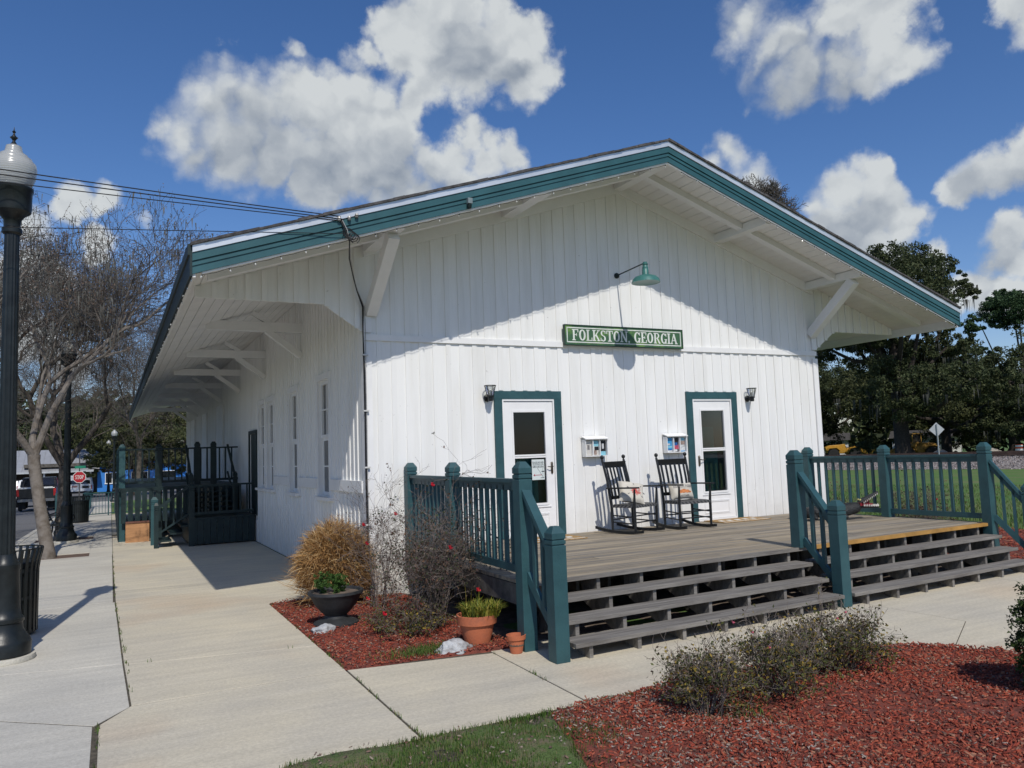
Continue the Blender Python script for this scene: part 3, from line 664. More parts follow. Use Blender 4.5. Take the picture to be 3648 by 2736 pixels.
def newel(x,y,z0,z1,h=.07):
    m=MB()
    t=z1
    pr=[(h,z0),(h,t-.17),(h-.010,t-.168),(h-.010,t-.158),(h,t-.156),(h,t-.125),(h-.010,t-.123),(h-.010,t-.113),(h,t-.111),(h,t-.060),(h*.45,t),(.004,t+.001)]
    m.lathe(pr,(x,y,0),4,sq=True); return m
def railing(name,label,segs,posts,z_of_base=None,bal=.152,group='teal porch and stair railings'):
    """posts: (x,y,zbase,ztop); segs: (p,q,ztop_p,ztop_q,zbot_p,zbot_q)"""
    t=thing(name,label,'railing',(posts[0][0],posts[0][1],posts[0][2]),group=group)
    for x,y,a,b in posts: newel(x,y,a,b).build('newel_post',teal,t,bevel=.003)
    for p,q,tp,tq,bp_,bq in segs:
        p=Vector(p);q=Vector(q); L_=(q-p).length; d=(q-p)/L_
        a=Vector((p.x,p.y,tp)); b=Vector((q.x,q.y,tq))
        MB().beam(a-Vector((0,0,.018)),b-Vector((0,0,.018)),.095,.036).beam(a-Vector((0,0,.075)),b-Vector((0,0,.075)),.038,.075).build('top_rail',teal,t)
        c=Vector((p.x,p.y,bp_)); e=Vector((q.x,q.y,bq))
        MB().beam(c,e,.04,.075).build('bottom_rail',teal,t)
        n=max(1,int(round(L_/bal))-1)
        for i in range(1,n+1):
            s=i/(n+1); P=p.lerp(q,s); zt=tp+(tq-tp)*s-.06; zb=bp_+(bq-bp_)*s+.0
            # front-mounted square balusters
            MB().beam((P.x,P.y,zb),(P.x,P.y,zt),.038,.038,(d.x,d.y,0)).build('baluster',teal,t)
    return t
PH=1.75
Lx0,Lx1=.575,.455; Rx0,Rx1=8.03,8.11
yl=DF-.02
railing('porch_railing','teal railing along the left end of the porch, behind the bare rose bush',
  [((Lx0,-.17),(Lx0-.05,-1.62),1.585,1.585,.73,.73),((Lx0-.052,-1.76),(Lx1,sk(.5,yl)+.06),1.585,1.585,.73,.73)],
  [(Lx0,-.10,ZD,PH),(Lx0-.05,-1.69,ZD,PH),(Lx1,sk(.46,yl)-.02,0,PH)])
railing('porch_railing','teal railing along the right end of the porch, above the black alligator figure',
  [((Rx0,-.17),(Rx0+.04,-1.55),1.585,1.585,.70,.70),((Rx0+.04,-1.69),(Rx1,sk(8.1,yl)+.09),1.585,1.585,.70,.70)],
  [(Rx0,-.10,ZD,PH),(Rx0+.04,-1.62,ZD,PH),(Rx1,sk(8.1,yl),0,PH)])
by=-3.93
def stair_rail(x,xb,lab,posts_top,yt=None,yb=None):
    yt=sk(x,DF-.02) if yt is None else yt; yb=yb or sk(xb,by)+.02
    posts=([(x,yt,ZD-.002,PH)] if posts_top else [])+[(xb,yb,0,1.175)]
    return railing('stair_railing',lab,[((x,yt-.07),(xb,yb+.07),1.50,.985,.70,.26)],posts,bal=.15)
stair_rail(.455,.49,'teal handrail at the left end of the steps, beside the small clay pot',False)
stair_rail(4.25,4.27,'teal handrail halfway along the steps, with a tall and a short post',True,yt=sk(4.25,DF)+.02,yb=-3.90)
stair_rail(8.11,8.25,'teal handrail running down at the right end of the steps, cut by the photo edge',False)

# ---------------------------------------------------------------- lettering
def sans_strokes(): pass
# slab-serif capitals: rectangles r(x0,y0,x1,y1), bars l(x0,y0,x1,y1,w), arcs a(cx,cy,rx,ry,deg0,deg1,w) in a unit-high cell
G={
'F':(.62,[('r',.09,0,.25,1),('r',.02,0,.34,.08),('r',.02,.92,.60,1),('r',.53,.72,.60,.95),('r',.25,.47,.46,.55),('r',.40,.38,.46,.64)]),
'O':(.70,[('a',.35,.5,.31,.5,0,360,.17)]),
'L':(.60,[('r',.09,0,.25,1),('r',.02,.92,.34,1),('r',.02,0,.58,.08),('r',.51,.05,.58,.30)]),
'K':(.74,[('r',.08,0,.24,1),('r',.01,.92,.33,1),('r',.01,0,.33,.08),('l',.24,.42,.60,.96,.09),('l',.34,.56,.62,.04,.16),('r',.44,.92,.72,1),('r',.46,0,.74,.08)]),
'S':(.60,[('a',.30,.74,.23,.26,30,270,.13),('a',.30,.26,.24,.27,-150,90,.14),('r',.46,.70,.52,.98),('r',.05,.02,.11,.32)]),
'T':(.66,[('r',.25,0,.41,1),('r',.14,0,.52,.08),('r',.02,.92,.64,1),('r',.02,.70,.09,.95),('r',.57,.70,.64,.95)]),
'N':(.76,[('r',.10,0,.19,1),('r',.57,0,.66,1),('l',.15,.96,.60,.04,.17),('r',.01,.92,.26,1),('r',.01,0,.28,.08),('r',.48,.92,.75,1)]),
'G':(.70,[('a',.36,.5,.31,.5,40,345,.16),('r',.50,.0,.62,.42),('r',.42,.38,.69,.45),('r',.56,.68,.62,.98)]),
'E':(.62,[('r',.09,0,.25,1),('r',.02,.92,.58,1),('r',.51,.72,.58,.95),('r',.25,.47,.44,.55),('r',.39,.39,.45,.63),('r',.02,0,.60,.08),('r',.53,.05,.60,.28)]),
'R':(.72,[('r',.09,0,.25,1),('r',.02,.92,.36,1),('r',.02,0,.33,.08),('a',.36,.745,.24,.255,-90,90,.13),('r',.22,.46,.38,.53),('l',.38,.50,.60,.03,.15),('r',.52,0,.70,.08)]),
'I':(.36,[('r',.10,0,.26,1),('r',.02,.92,.34,1),('r',.02,0,.34,.08)]),
'A':(.74,[('l',.37,.98,.10,.02,.08),('l',.35,.98,.60,.02,.16),('r',.18,.30,.50,.37),('r',0,0,.24,.08),('r',.46,0,.74,.08)]),
'P':(.66,[('r',.09,0,.25,1),('r',.02,0,.33,.08),('r',.02,.92,.36,1),('a',.36,.72,.24,.28,-90,90,.14),('r',.22,.44,.38,.52)]),
'M':(.86,[('r',.08,0,.18,1),('r',.66,0,.80,1),('l',.15,.96,.42,.10,.14),('l',.68,.96,.42,.10,.07),('r',0,0,.27,.08),('r',.57,0,.86,.08),('r',0,.92,.2,1),('r',.66,.92,.86,1)]),
'U':(.70,[('r',.08,.3,.24,1),('r',.50,.3,.60,1),('a',.34,.30,.26,.30,180,360,.14),('r',0,.92,.32,1),('r',.42,.92,.68,1)]),
'D':(.70,[('r',.09,0,.25,1),('a',.30,.5,.34,.5,-90,90,.15),('r',.02,.92,.34,1),('r',.02,0,.34,.08)]),
'H':(.74,[('r',.08,0,.24,1),('r',.50,0,.66,1),('r',.24,.46,.50,.54),('r',0,.92,.32,1),('r',0,0,.32,.08),('r',.42,.92,.74,1),('r',.42,0,.74,.08)]),
'V':(.72,[('l',.10,.98,.36,.03,.15),('l',.62,.98,.38,.03,.08),('r',0,.92,.27,1),('r',.47,.92,.72,1)]),
',':(.26,[('r',.04,0,.18,.14),('l',.14,.04,.07,-.16,.08)]),
'.':(.22,[('r',.04,0,.18,.14)]),
' ':(.34,[])}
def letters(text,x0,z0,w,h,y,th=.004,frame=None):
    """upright lettering facing -y, fitted into width w; frame maps (x,z,depth)->world"""
    tot=sum(G[c][0] for c in text); sx=w/tot; mb=MB(); x=x0
    F_=frame or (lambda a,b,d:(a,y-d,b))
    lay=0
    def quad(ps,k):
        d=th+k*.00012
        n=len(ps); v=[F_(px,pz,0) for px,pz in ps]+[F_(px,pz,d) for px,pz in ps]
        ar=sum(ps[i][0]*ps[(i+1)%n][1]-ps[(i+1)%n][0]*ps[i][1] for i in range(n))
        top=tuple(n+i for i in range(n)); 
        if ar<0: top=tuple(reversed(top))
        f=[top]+[(i,(i+1)%n,n+(i+1)%n,n+i) for i in range(n)]
        mb.add(v,f)
    for c in text:
        gw,pr=G[c]
        for k,p in enumerate(pr):
            X=lambda a:x+a*sx
            Z=lambda b:z0+b*h
            if p[0]=='r': quad([(X(p[1]),Z(p[2])),(X(p[3]),Z(p[2])),(X(p[3]),Z(p[4])),(X(p[1]),Z(p[4]))],k)
            elif p[0]=='l':
                _,a,b,c2_,d,wd=p; hw=wd/2
                quad([(X(a-hw),Z(b)),(X(a+hw),Z(b)),(X(c2_+hw),Z(d)),(X(c2_-hw),Z(d))],k)
            else:
                _,cx,cy,rx,ry,a0,a1,wd=p; m=max(4,int(abs(a1-a0)/18))
                for i in range(m):
                    t0=R(a0+(a1-a0)*i/m); t1=R(a0+(a1-a0)*(i+1)/m)
                    q=[]
                    for t,kk in ((t0,1),(t1,1),(t1,0),(t0,0)):
                        rx_=rx-(0 if kk else wd); ry_=ry-(0 if kk else wd*.62)
                        q.append((X(cx+math.cos(t)*rx_),Z(cy+math.sin(t)*ry_)))
                    quad(q,k)
        x+=gw*sx
    return mb
# ---------------------------------------------------------------- station sign
sgx0,sgx1,sgz0,sgz1=3.10,5.345,3.452,3.745
sg=thing('station_sign','long green sign with white border and white lettering, fixed to the gable wall','sign',((sgx0+sgx1)/2,-.05,sgz0))
signgreen=pm('sign_green',(.045,.115,.055),.5,.2,5,col2=(.13,.25,.06),thr=(.50,.66),detail=7)
MB().box(sgx0,sgx1,-.095,-.052,sgz0,sgz1).build('sign_board',signgreen,sg)
m=MB(); e=.028; w_=.016
X0,X1,Z0,Z1=sgx0+e,sgx1-e,sgz0+e,sgz1-e
m.box(X0,X1,-.098,-.0945,Z0,Z0+w_).box(X0,X1,-.098,-.0945,Z1-w_,Z1).box(X0,X0+w_,-.098,-.0945,Z0+w_,Z1-w_).box(X1-w_,X1,-.098,-.0945,Z0+w_,Z1-w_)
signwhite=pm('sign_white',(.70,.73,.68),.5,.1,8)
m.build('sign_border',signwhite,sg)
m=MB(); m.box(sgx0-.012,sgx0,-.105,-.052,sgz0-.012,sgz1+.012).box(sgx1,sgx1+.012,-.105,-.052,sgz0-.012,sgz1+.012).box(sgx0,sgx1,-.105,-.052,sgz1,sgz1+.012).box(sgx0,sgx1,-.105,-.052,sgz0-.012,sgz0)
m.build('sign_frame',pm('sign_frame_green',(.02,.05,.035),.5,.1,5),sg)
letters('FOLKSTON, GEORGIA',sgx0+.12,sgz0+.062,sgx1-sgx0-.22,.172,-.0945,th=.006).build('lettering',signwhite,sg)

# gooseneck lamp above the sign
gl_=thing('gooseneck_lamp','green dish-shaded barn lamp on a straight arm above the station sign','lamp',(4.16,0,4.62))
m=MB(); m.lathe([(.0,0),(.045,.001),(.045,.02),(.03,.04),(.012,.045)],(4.16,0,4.60),14,axis='y'); m.build('wall_plate',tealdark,gl_,smooth=True)
m=MB(); m.tube([(4.16,-.02,4.60),(4.075,-.84,4.60),(4.07,-.87,4.59)],.011,8); m.build('arm',tealdark,gl_,smooth=True)
lampg=pm('lamp_shade_green',(.05,.175,.16),.4,.15,6)
m=MB(); c=(4.07,-.88,4.30)
m.lathe([(.010,.315),(.030,.312),(.032,.29),(.045,.285),(.044,.27),(.036,.262),(.040,.235),(.044,.23),(.044,.205),(.048,.20),(.05,.13),(.058,.115),(.10,.105),(.16,.085),(.20,.045),(.212,.0),(.215,-.004),(.208,-.002)],c,28)
m.build('lamp_shade',lampg,gl_,smooth=True)
m=MB(); m.lathe([(.206,.001),(.19,.035),(.15,.07),(.06,.09)],c,28); m.build('shade_lining',white2,gl_,smooth=True)
m=MB(); m.lathe([(.001,-.0),(.02,.005),(.032,.03),(.03,.06),(.015,.09)],c,12); m.build('bulb',white2,gl_,smooth=True)

# wall lanterns
def lantern():
    t=thing('wall_lantern','x','wall lamp',(0,0,0),group='black wall lanterns beside the doors')
    c=(0,-.115,0)
    MB().lathe([(.001,-.0),(.055,.001),(.055,.012),(.04,.025),(.015,.03)],(0,0,-.03),16,axis='y').build('wall_plate',blackp,t,smooth=True)
    MB().tube([(0,-.02,-.04),(0,-.07,-.05),(0,-.1,-.045)],.016,8).lathe([(.01,-.085),(.033,-.083),(.037,-.07),(.037,-.03),(.05,-.025),(.052,-.005),(.040,.0)],c,16).build('socket',blackp,t,smooth=True)
    m=MB(); n=6
    for k in range(n):
        w=2*math.pi*(k+.5)/n
        m.tube([(c[0]+math.cos(w)*.045,c[1]+math.sin(w)*.045,0),(c[0]+math.cos(w)*.062,c[1]+math.sin(w)*.062,.06),(c[0]+math.cos(w)*.08,c[1]+math.sin(w)*.08,.135)],.004,5)
    for i in range(24):
        a=2*math.pi*i/24; b=2*math.pi*(i+1)/24
        m.beam((c[0]+math.cos(a)*.083,c[1]+math.sin(a)*.083,.138),(c[0]+math.cos(b)*.083,c[1]+math.sin(b)*.083,.138),.008,.010)
    m.build('cage',blackp,t)
    g=MB(); nn=20; v=[];f=[]
    for r,z in ((.042,.002),(.058,.06),(.076,.133)):
        for k in range(nn): v.append((c[0]+math.cos(2*math.pi*k/nn)*r,c[1]+math.sin(2*math.pi*k/nn)*r,z))
    for i in range(2):
        for k in range(nn): f.append((i*nn+k,i*nn+(k+1)%nn,(i+1)*nn+(k+1)%nn,(i+1)*nn+k))
    g.add(v,f); g.build('glass_shade',glass_mat('lantern_glass',(.86,.88,.86),.12),t,smooth=True)
    MB().lathe([(.001,.0),(.016,.002),(.022,.05),(.010,.09)],c,10).build('bulb',white2,t,smooth=True)
    return t
la=lantern(); la.location=(1.79,-.02,2.665); la['label']='black wall lantern left of the door with the museum notice'
lb=copy_tree(la); lb.location=(6.76,-.02,2.655); lb['label']='black wall lantern at the right of the right-hand door'

# brochure boxes
def brochure_box():
    t=thing('brochure_box','x','brochure box',(0,0,0),group='white brochure boxes on the wall')
    w=.40; h=.27
    m=MB(); m.box(-w/2,w/2,-.012,0,0,h).box(-w/2,-w/2+.008,-.11,-.012,0,h-.01).box(w/2-.008,w/2,-.11,-.012,0,h-.01).box(-w/2+.008,w/2-.008,-.11,-.012,0,.012)
    for x in (-.063,.063): m.box(x-.006,x+.006,-.108,-.012,.012,h-.02)
    m.build('box_body',white2,t)
    MB().add([(-w/2-.01,0,h+.035),(w/2+.01,0,h+.035),(w/2+.01,-.135,h-.01),(-w/2-.01,-.135,h-.01),(-w/2-.01,0,h+.045),(w/2+.01,0,h+.045),(w/2+.01,-.137,h+.002),(-w/2-.01,-.137,h+.002)],
      [(0,1,2,3),(7,6,5,4),(3,2,6,7),(0,3,7,4),(1,5,6,2),(0,4,5,1)]).build('lid',white2,t)
    return t
bx=brochure_box(); bx.location=(3.56,-.022,1.735); bx['label']='white brochure box nearer the left door, holding pale and dark leaflets'
bx2=copy_tree(bx); bx2.location=(5.10,-.022,1.745); bx2['label']='white brochure box beside the right door, holding blue leaflets'
def brochure(x,z,cols,label):
    t=thing('brochure',label,'leaflet',(x,-.09,z),group='leaflets in the wall boxes')
    z0=z
    for i,(a,b,c,sub) in enumerate(cols):
        pass
    b=MB(); b.box(x-.05,x+.05,-.094,-.088,z,z+.225); b.build('cover',pm('leaflet_'+cols[0],BR[cols[0]],.4,.05,20),t)
    for (xa,xb,za,zb,cn) in cols[1]:
        MB().box(x+xa*.05,x+xb*.05,-.0955,-.0938,z+za*.225,z+zb*.225).build('printed_panel',pm('leaflet_'+cn,BR[cn],.4,.3,30),t)
BR={'cream':(.58,.56,.52),'sky':(.05,.30,.58),'aqua':(.25,.55,.65),'black':(.02,.02,.025),'pink':(.60,.10,.16),'white':(.7,.72,.72),'grey':(.25,.24,.24),'tan':(.35,.26,.22),'blue':(.03,.14,.42)}
def brochure(x,z,base,panels,label):
    t=thing('brochure',label,'leaflet',(x,-.09,z),group='leaflets in the wall boxes')
    MB().box(x-.052,x+.052,-.094,-.088,z,z+.225).build('cover',pm('leaflet_'+base,BR[base],.4,.08,20),t)
    for k,(xa,xb,za,zb,cn) in enumerate(panels):
        MB().box(x+xa*.052,x+xb*.052,-.0955-k*.0004,-.0938,z+za*.225,z+zb*.225).build('printed_panel',pm('leaflet_'+cn,BR[cn],.4,.3,30),t)
zb=1.75
brochure(3.56-.128,zb,'cream',[(-.4,.4,.4,.72,'grey')],'cream leaflet with a small dark picture, leftmost in the left wall box')
brochure(3.56,zb,'aqua',[(-1,1,.0,.62,'cream'),(-.4,1,.35,.6,'black'),(-.9,.3,.05,.35,'tan')],'aqua and pale leaflet in the middle slot of the left wall box')
brochure(3.56+.128,zb,'black',[(-1,1,0,.27,'aqua'),(-.3,.4,.45,.8,'white')],'black leaflet with an aqua foot, at the right of the left wall box')
zb=1.76
brochure(5.10-.128,zb,'sky',[(-1,1,.0,.12,'white'),(-1,1,.3,.42,'aqua'),(-1,.2,.48,.6,'white'),(-1,1,.12,.2,'blue')],'sky-blue leaflet, leftmost in the right wall box')
brochure(5.10,zb,'black',[(-.6,1,.2,.5,'pink'),(-.8,.6,.45,.66,'blue'),(-.6,.5,.02,.18,'white')],'black leaflet with a pink patch, in the middle of the right wall box')
brochure(5.10+.128,zb,'white',[(-1,1,.78,1,'aqua'),(-1,1,.5,.76,'tan'),(-1,1,0,.07,'sky')],'white leaflet with a brown picture, rightmost in the right wall box')

# notice in the left door
gl0,gr0,gb0,gt0,gm0=g1
px0,px1=gr0-.235,gr0-.025; pz1=gm0-.07; pz0=pz1-.30
po=thing('museum_notice','white paper notice with red arrow stuck in the left door window','notice',((px0+px1)/2,.002,pz0))
MB().box(px0,px1,.002,.004,pz0,pz1).build('paper',pm('notice_paper',(.62,.68,.66),.6,.03,8),po)
inkb=pm('ink_black',(.02,.03,.04),.6,.1,5); inkr=pm('ink_red',(.40,.04,.06),.6,.1,5)
pw=px1-px0
m=letters('RAILROAD',px0+.012,pz1-.062,pw-.024,.030,.002,.0012)
m2=letters('TRANSPORTATION',px0+.012,pz1-.085,pw-.024,.013,.002,.0012)
m3=letters('MUSEUM',px0+.012,pz1-.122,pw-.024,.028,.002,.0012)
m.add(m2.v,m2.f); m.add(m3.v,m3.f)
m.beam((px0+.09,.0012,pz1-.125),(px1-.02,.0012,pz0+.03),.0012,.008,(0,1,0)).beam((px1-.028,.0009,pz0+.05),(px1-.028,.0009,pz1-.13),.0012,.006,(0,1,0)).box(px1-.05,px1-.006,.0004,.0018,pz1-.185,pz1-.172).box(px1-.068,px1-.008,.0004,.0018,pz0+.024,pz0+.031)
m.build('printed_text',inkb,po)
m=MB(); az=pz0+.07; m.box(px0+.035,px1-.05,.0002,.0018,az-.004,az+.004); m.prism([(px0+.02,az),(px0+.05,az+.022),(px0+.04,az),(px0+.05,az-.022)],1,.0002,.0018)
m.build('red_arrow',inkr,po)

# door mats
matc=pm('coir_mat',(.40,.25,.10),.95,.25,30,.5,120)
def doormat(x0,x1,y0,y1,label):
    t=thing('door_mat',label,'door mat',((x0+x1)/2,(y0+y1)/2,ZD),group='tan and white door mats')
    MB().box(x0,x1,y0,y1,ZD+.001,ZD+.013).build('mat_body',matc,t)
    w=MB()
    w.box(x0+.02,x1-.02,y0+.02,y0+.05,ZD+.0125,ZD+.0148)
    for k in range(5):
        xx=x0+.08+k*(x1-x0-.16)/5; w.prism([(xx,y0+.16),(xx+.09,y0+.16),(xx+.13,y0+.30),(xx+.04,y0+.30)],2,ZD+.0125,ZD+.0148)
    w.build('white_pattern',pm('mat_white',(.66,.65,.60),.9,.1,30),t)
doormat(2.02,2.93,-.76,-.22,'tan coir mat with white pattern in front of the left door')
doormat(5.62,6.62,-.55,-.06,'tan coir mat with white pattern in front of the right door')

# ---------------------------------------------------------------- rocking chairs
def rocking_chair():
    t=thing('rocking_chair','x','rocking chair',(0,0,0),group='black rocking chairs on the porch')
    hw=.27; b=lambda m,n,**k:m.build(n,k.pop('mat',blackp),t,local=True,smooth=k.get('smooth',True))
    # rear posts (lean back), seat at .43, faces -y
    def post(x,tw):
        m=MB(); P=[(x,.20,.045),(x*1.0,.205,.40),(x*1.02,.26,.80),(x*1.04,.335,1.10)]
        m.tube(P,[.019,.022,.021,.019],10); m.lathe([(.001,0),(.016,.002),(.012,.012),(.012,.02),(.026,.034),(.031,.052),(.026,.070),(.012,.082),(.001,.084)],(x*1.04,.337,1.095),12)
        return m
    for s in (-1,1): b(post(s*hw,.02),'rear_post')
    for s in (-1,1):
        m=MB(); m.tube([(s*(hw+.02),-.22,.045),(s*(hw+.02),-.22,.12),(s*(hw+.022),-.22,.42),(s*(hw+.025),-.235,.665)],[.017,.021,.021,.014],10); b(m,'front_post')
    m=MB(); m.beam((-hw*1.03,.312,1.03),(hw*1.03,.312,1.03),.018,.095,(0,-.25,1)); b(m,'crest_rail',smooth=False)
    m=MB(); m.beam((-hw,.218,.53),(hw,.218,.53),.018,.05,(0,-.2,1)); b(m,'lower_back_rail',smooth=False)
    for k in range(6):
        x=(-.5+(k+.5)/6)*2*(hw-.015)
        m=MB(); m.tube([(x,.216,.54),(x*1.01,.262,.78),(x*1.02,.306,1.0)],.0,4) if False else m.beam((x,.216,.54),(x*1.01,.255,.78),.036,.010,(0,1,.1)).beam((x*1.01,.255,.777),(x*1.02,.308,1.0),.036,.010,(0,1,.1))
        b(m,'slat',smooth=False)
    for s in (-1,1):
        m=MB(); pr=[(-.30,.675),(.10,.668),(.245,.665),(.245,.685),(.10,.69),(-.30,.697)]
        x=s*(hw+.028); m.prism([(p[0],p[1]) for p in pr],0,x-.038,x+.038); b(m,'armrest',smooth=False)
    # rockers
    for s in (-1,1):
        m=MB(); x=s*(hw+.01); P=[]
        for k in range(15):
            y=-.35+k*(.86/14); P.append((y,.0+.21*(y+.02)**2))
        top=[(y,z+.042) for y,z in P]
        for i in range(14):
            m.add([(x-.014,P[i][0],P[i][1]),(x+.014,P[i][0],P[i][1]),(x+.014,P[i+1][0],P[i+1][1]),(x-.014,P[i+1][0],P[i+1][1]),
                   (x-.014,top[i][0],top[i][1]),(x+.014,top[i][0],top[i][1]),(x+.014,top[i+1][0],top[i+1][1]),(x-.014,top[i+1][0],top[i+1][1])],
                  [(0,3,2,1),(4,5,6,7),(0,1,5,4),(1,2,6,5),(2,3,7,6),(3,0,4,7)])
        b(m,'rocker',smooth=False)
    for z in (.17,.27):
        m=MB(); m.tube([(-hw-.02,-.22,z),(hw+.02,-.22,z)],.010,8); b(m,'stretcher')
    m=MB(); m.tube([(-hw,.205,.2),(hw,.205,.2)],.010,8); b(m,'stretcher')
    for s in (-1,1):
        for z in (.15,.25):
            m=MB(); m.tube([(s*(hw+.02),-.22,z),(s*hw,.205,z+.02)],.010,8); b(m,'stretcher')
    # woven seat
    m=MB(); v=[];f=[]; n=12
    for j in range(n+1):
        for i in range(n+1):
            x=(-1+2*i/n)*(hw+.015); y=-.235+.44*j/n; sag=.018*(1-(x/hw)**2)
            e=max(abs(-1+2*i/n),abs(-1+2*j/n)); v.append((x,y,.44-max(0,sag)-(.014 if e>.99 else 0)))
    for j in range(n):
        for i in range(n): q=j*(n+1)+i; f.append((q,q+1,q+n+2,q+n+1))
    m.add(v,f)
    wov=bpy.data.materials.new('woven_seat'); wov.use_nodes=True; nt=wov.node_tree; B=nt.nodes['Principled BSDF']; B.inputs['Roughness'].default_value=.6
    tc=nt.nodes.new('ShaderNodeTexCoord'); wa=nt.nodes.new('ShaderNodeTexWave'); wa.bands_direction='DIAGONAL'; wa.inputs['Scale'].default_value=9; wa.inputs['Distortion'].default_value=1.5
    cr=nt.nodes.new('ShaderNodeValToRGB'); cr.color_ramp.elements[0].color=(.02,.022,.024,1); cr.color_ramp.elements[1].color=(.12,.12,.12,1)
    nt.links.new(tc.outputs['Object'],wa.inputs[0]); nt.links.new(wa.outputs[0],cr.inputs[0]); nt.links.new(cr.outputs[0],B.inputs['Base Color'])
    m.box(-hw-.012,hw+.012,-.238,-.20,.385,.424).box(-hw-.01,-hw+.03,-.20,.20,.385,.426).box(hw-.03,hw+.01,-.20,.20,.385,.426).box(-hw+.03,hw-.03,.17,.21,.385,.424)
    b(m,'seat',mat=wov,smooth=False)
    return t
ch=rocking_chair(); ch.location=(3.86,-.58,ZD+.002); ch.rotation_euler=(0,0,R(20)); ch['label']='black rocking chair turned sideways, holding the cushion with the red flower'
ch2=copy_tree(ch); ch2.location=(4.80,-.64,ZD+.002); ch2.rotation_euler=(0,0,R(-2)); ch.scale=ch2.scale=(.98,.98,.97); ch2['label']='black rocking chair facing out, in front of the right door casing, with oblong cushion'
# cushions
clot=pm('cushion_cloth',(.56,.53,.46),.95,.08,6,.2,80)
def cushion(name,w,h,T,label,deco):
    t=thing(name,label,'cushion',(0,0,0)); n=16
    t.matrix_world=T; WM[t.name]=Matrix.Identity(4)
    v=[];f=[]
    for s in (1,-1):
        for j in range(n+1):
            for i in range(n+1):
                a=-1+2*i/n; b=-1+2*j/n
                pin=1-.10*(1-a*a)*abs(b)**3 ; pin2=1-.10*(1-b*b)*abs(a)**3
                th=.075*math.sqrt(max(0,(1-a**4)*(1-b**4)))*(1+.08*math.sin(5*a+3*b))
                v.append((a*w/2*pin2,-s*th,b*h/2*pin))
    for s in range(2):
        o=s*(n+1)**2
        for j in range(n):
            for i in range(n):
                q=o+j*(n+1)+i; fc=(q,q+1,q+n+2,q+n+1); f.append(fc if s==0 else tuple(reversed(fc)))
    raw_mesh('cushion_cover',v,f,clot,t,smooth=True,local=True)
    deco(t,w,h); return t
def face(w,h):
    def fr(x,z,d):
        a=x/(w/2); b=z/(h/2); th=.075*math.sqrt(max(0,(1-a**4)*(1-b**4)))*(1+.08*math.sin(5*a+3*b)); return (x,-th-.0015-d,z)
    return fr
inkg=pm('ink_grey',(.16,.16,.17),.8,.2,20); redp=pm('print_red',(.55,.07,.06),.85,.2,20); orp=pm('print_orange',(.60,.22,.08),.85,.3,20)
def deco1(t,w,h):
    F_=face(w,h); m=MB(); n=18
    for k in range(n):
        a=2*math.pi*k/n; r=.085*(.75+.45*random.random()); da=.13
        m.add([F_(.05,-.02,.001),F_(.05+math.cos(a-da)*r*.7,-.02+math.sin(a-da)*r*.7,.001),F_(.05+math.cos(a)*r,-.02+math.sin(a)*r,.001),F_(.05+math.cos(a+da)*r*.7,-.02+math.sin(a+da)*r*.7,.001)],[(0,1,2,3)])
    m.build('flower_print',redp,t,local=True)
    m=MB()
    for k in range(7):
        a=R(-150+k*50); m.add([F_(.05+math.cos(a)*.10,-.02+math.sin(a)*.10,.0012),F_(.05+math.cos(a)*.15,-.02+math.sin(a)*.15,.0012),F_(.05+math.cos(a+.12)*.145,-.02+math.sin(a+.12)*.14,.0012)],[(0,1,2)])
    m.build('leaf_print',inkg,t,local=True)
def deco2(t,w,h):
    F_=face(w,h)
    letters('HARVEST FARM',-.17,.045,.34,.045,0,.001,F_).build('lettering',inkg,t,local=True); letters('AUTUMN',-.08,-.095,.17,.024,0,.001,F_).build('lettering',inkg,t,local=True)
    m=MB()
    for cx,cz,r in ((-.06,-.02,.035),(0,-.012,.042),(.065,-.02,.034),(.11,-.03,.02)):
        n=14; m.add([F_(cx+math.cos(2*math.pi*k/n)*r*1.25,cz+math.sin(2*math.pi*k/n)*r*.75,.001+.0003*cx) for k in range(n)],[tuple(range(n))])
    m.build('pumpkin_print',orp,t,local=True)
T1=ch.matrix_basis@Matrix.Translation((-.05,-.01,.60))@Matrix.Rotation(R(-48),4,'X')@Matrix.Rotation(R(-24),4,'Z')@Matrix.Rotation(R(38),4,'Y')
cushion('cushion',.40,.40,T1,'white square cushion with a red flower print on the sideways rocking chair',deco1)
T2=ch2.matrix_basis@Matrix.Translation((-.02,.09,.565))@Matrix.Rotation(R(-16),4,'X')
cushion('cushion',.44,.27,T2,'white oblong cushion with orange print on the rocking chair by the right door',deco2)

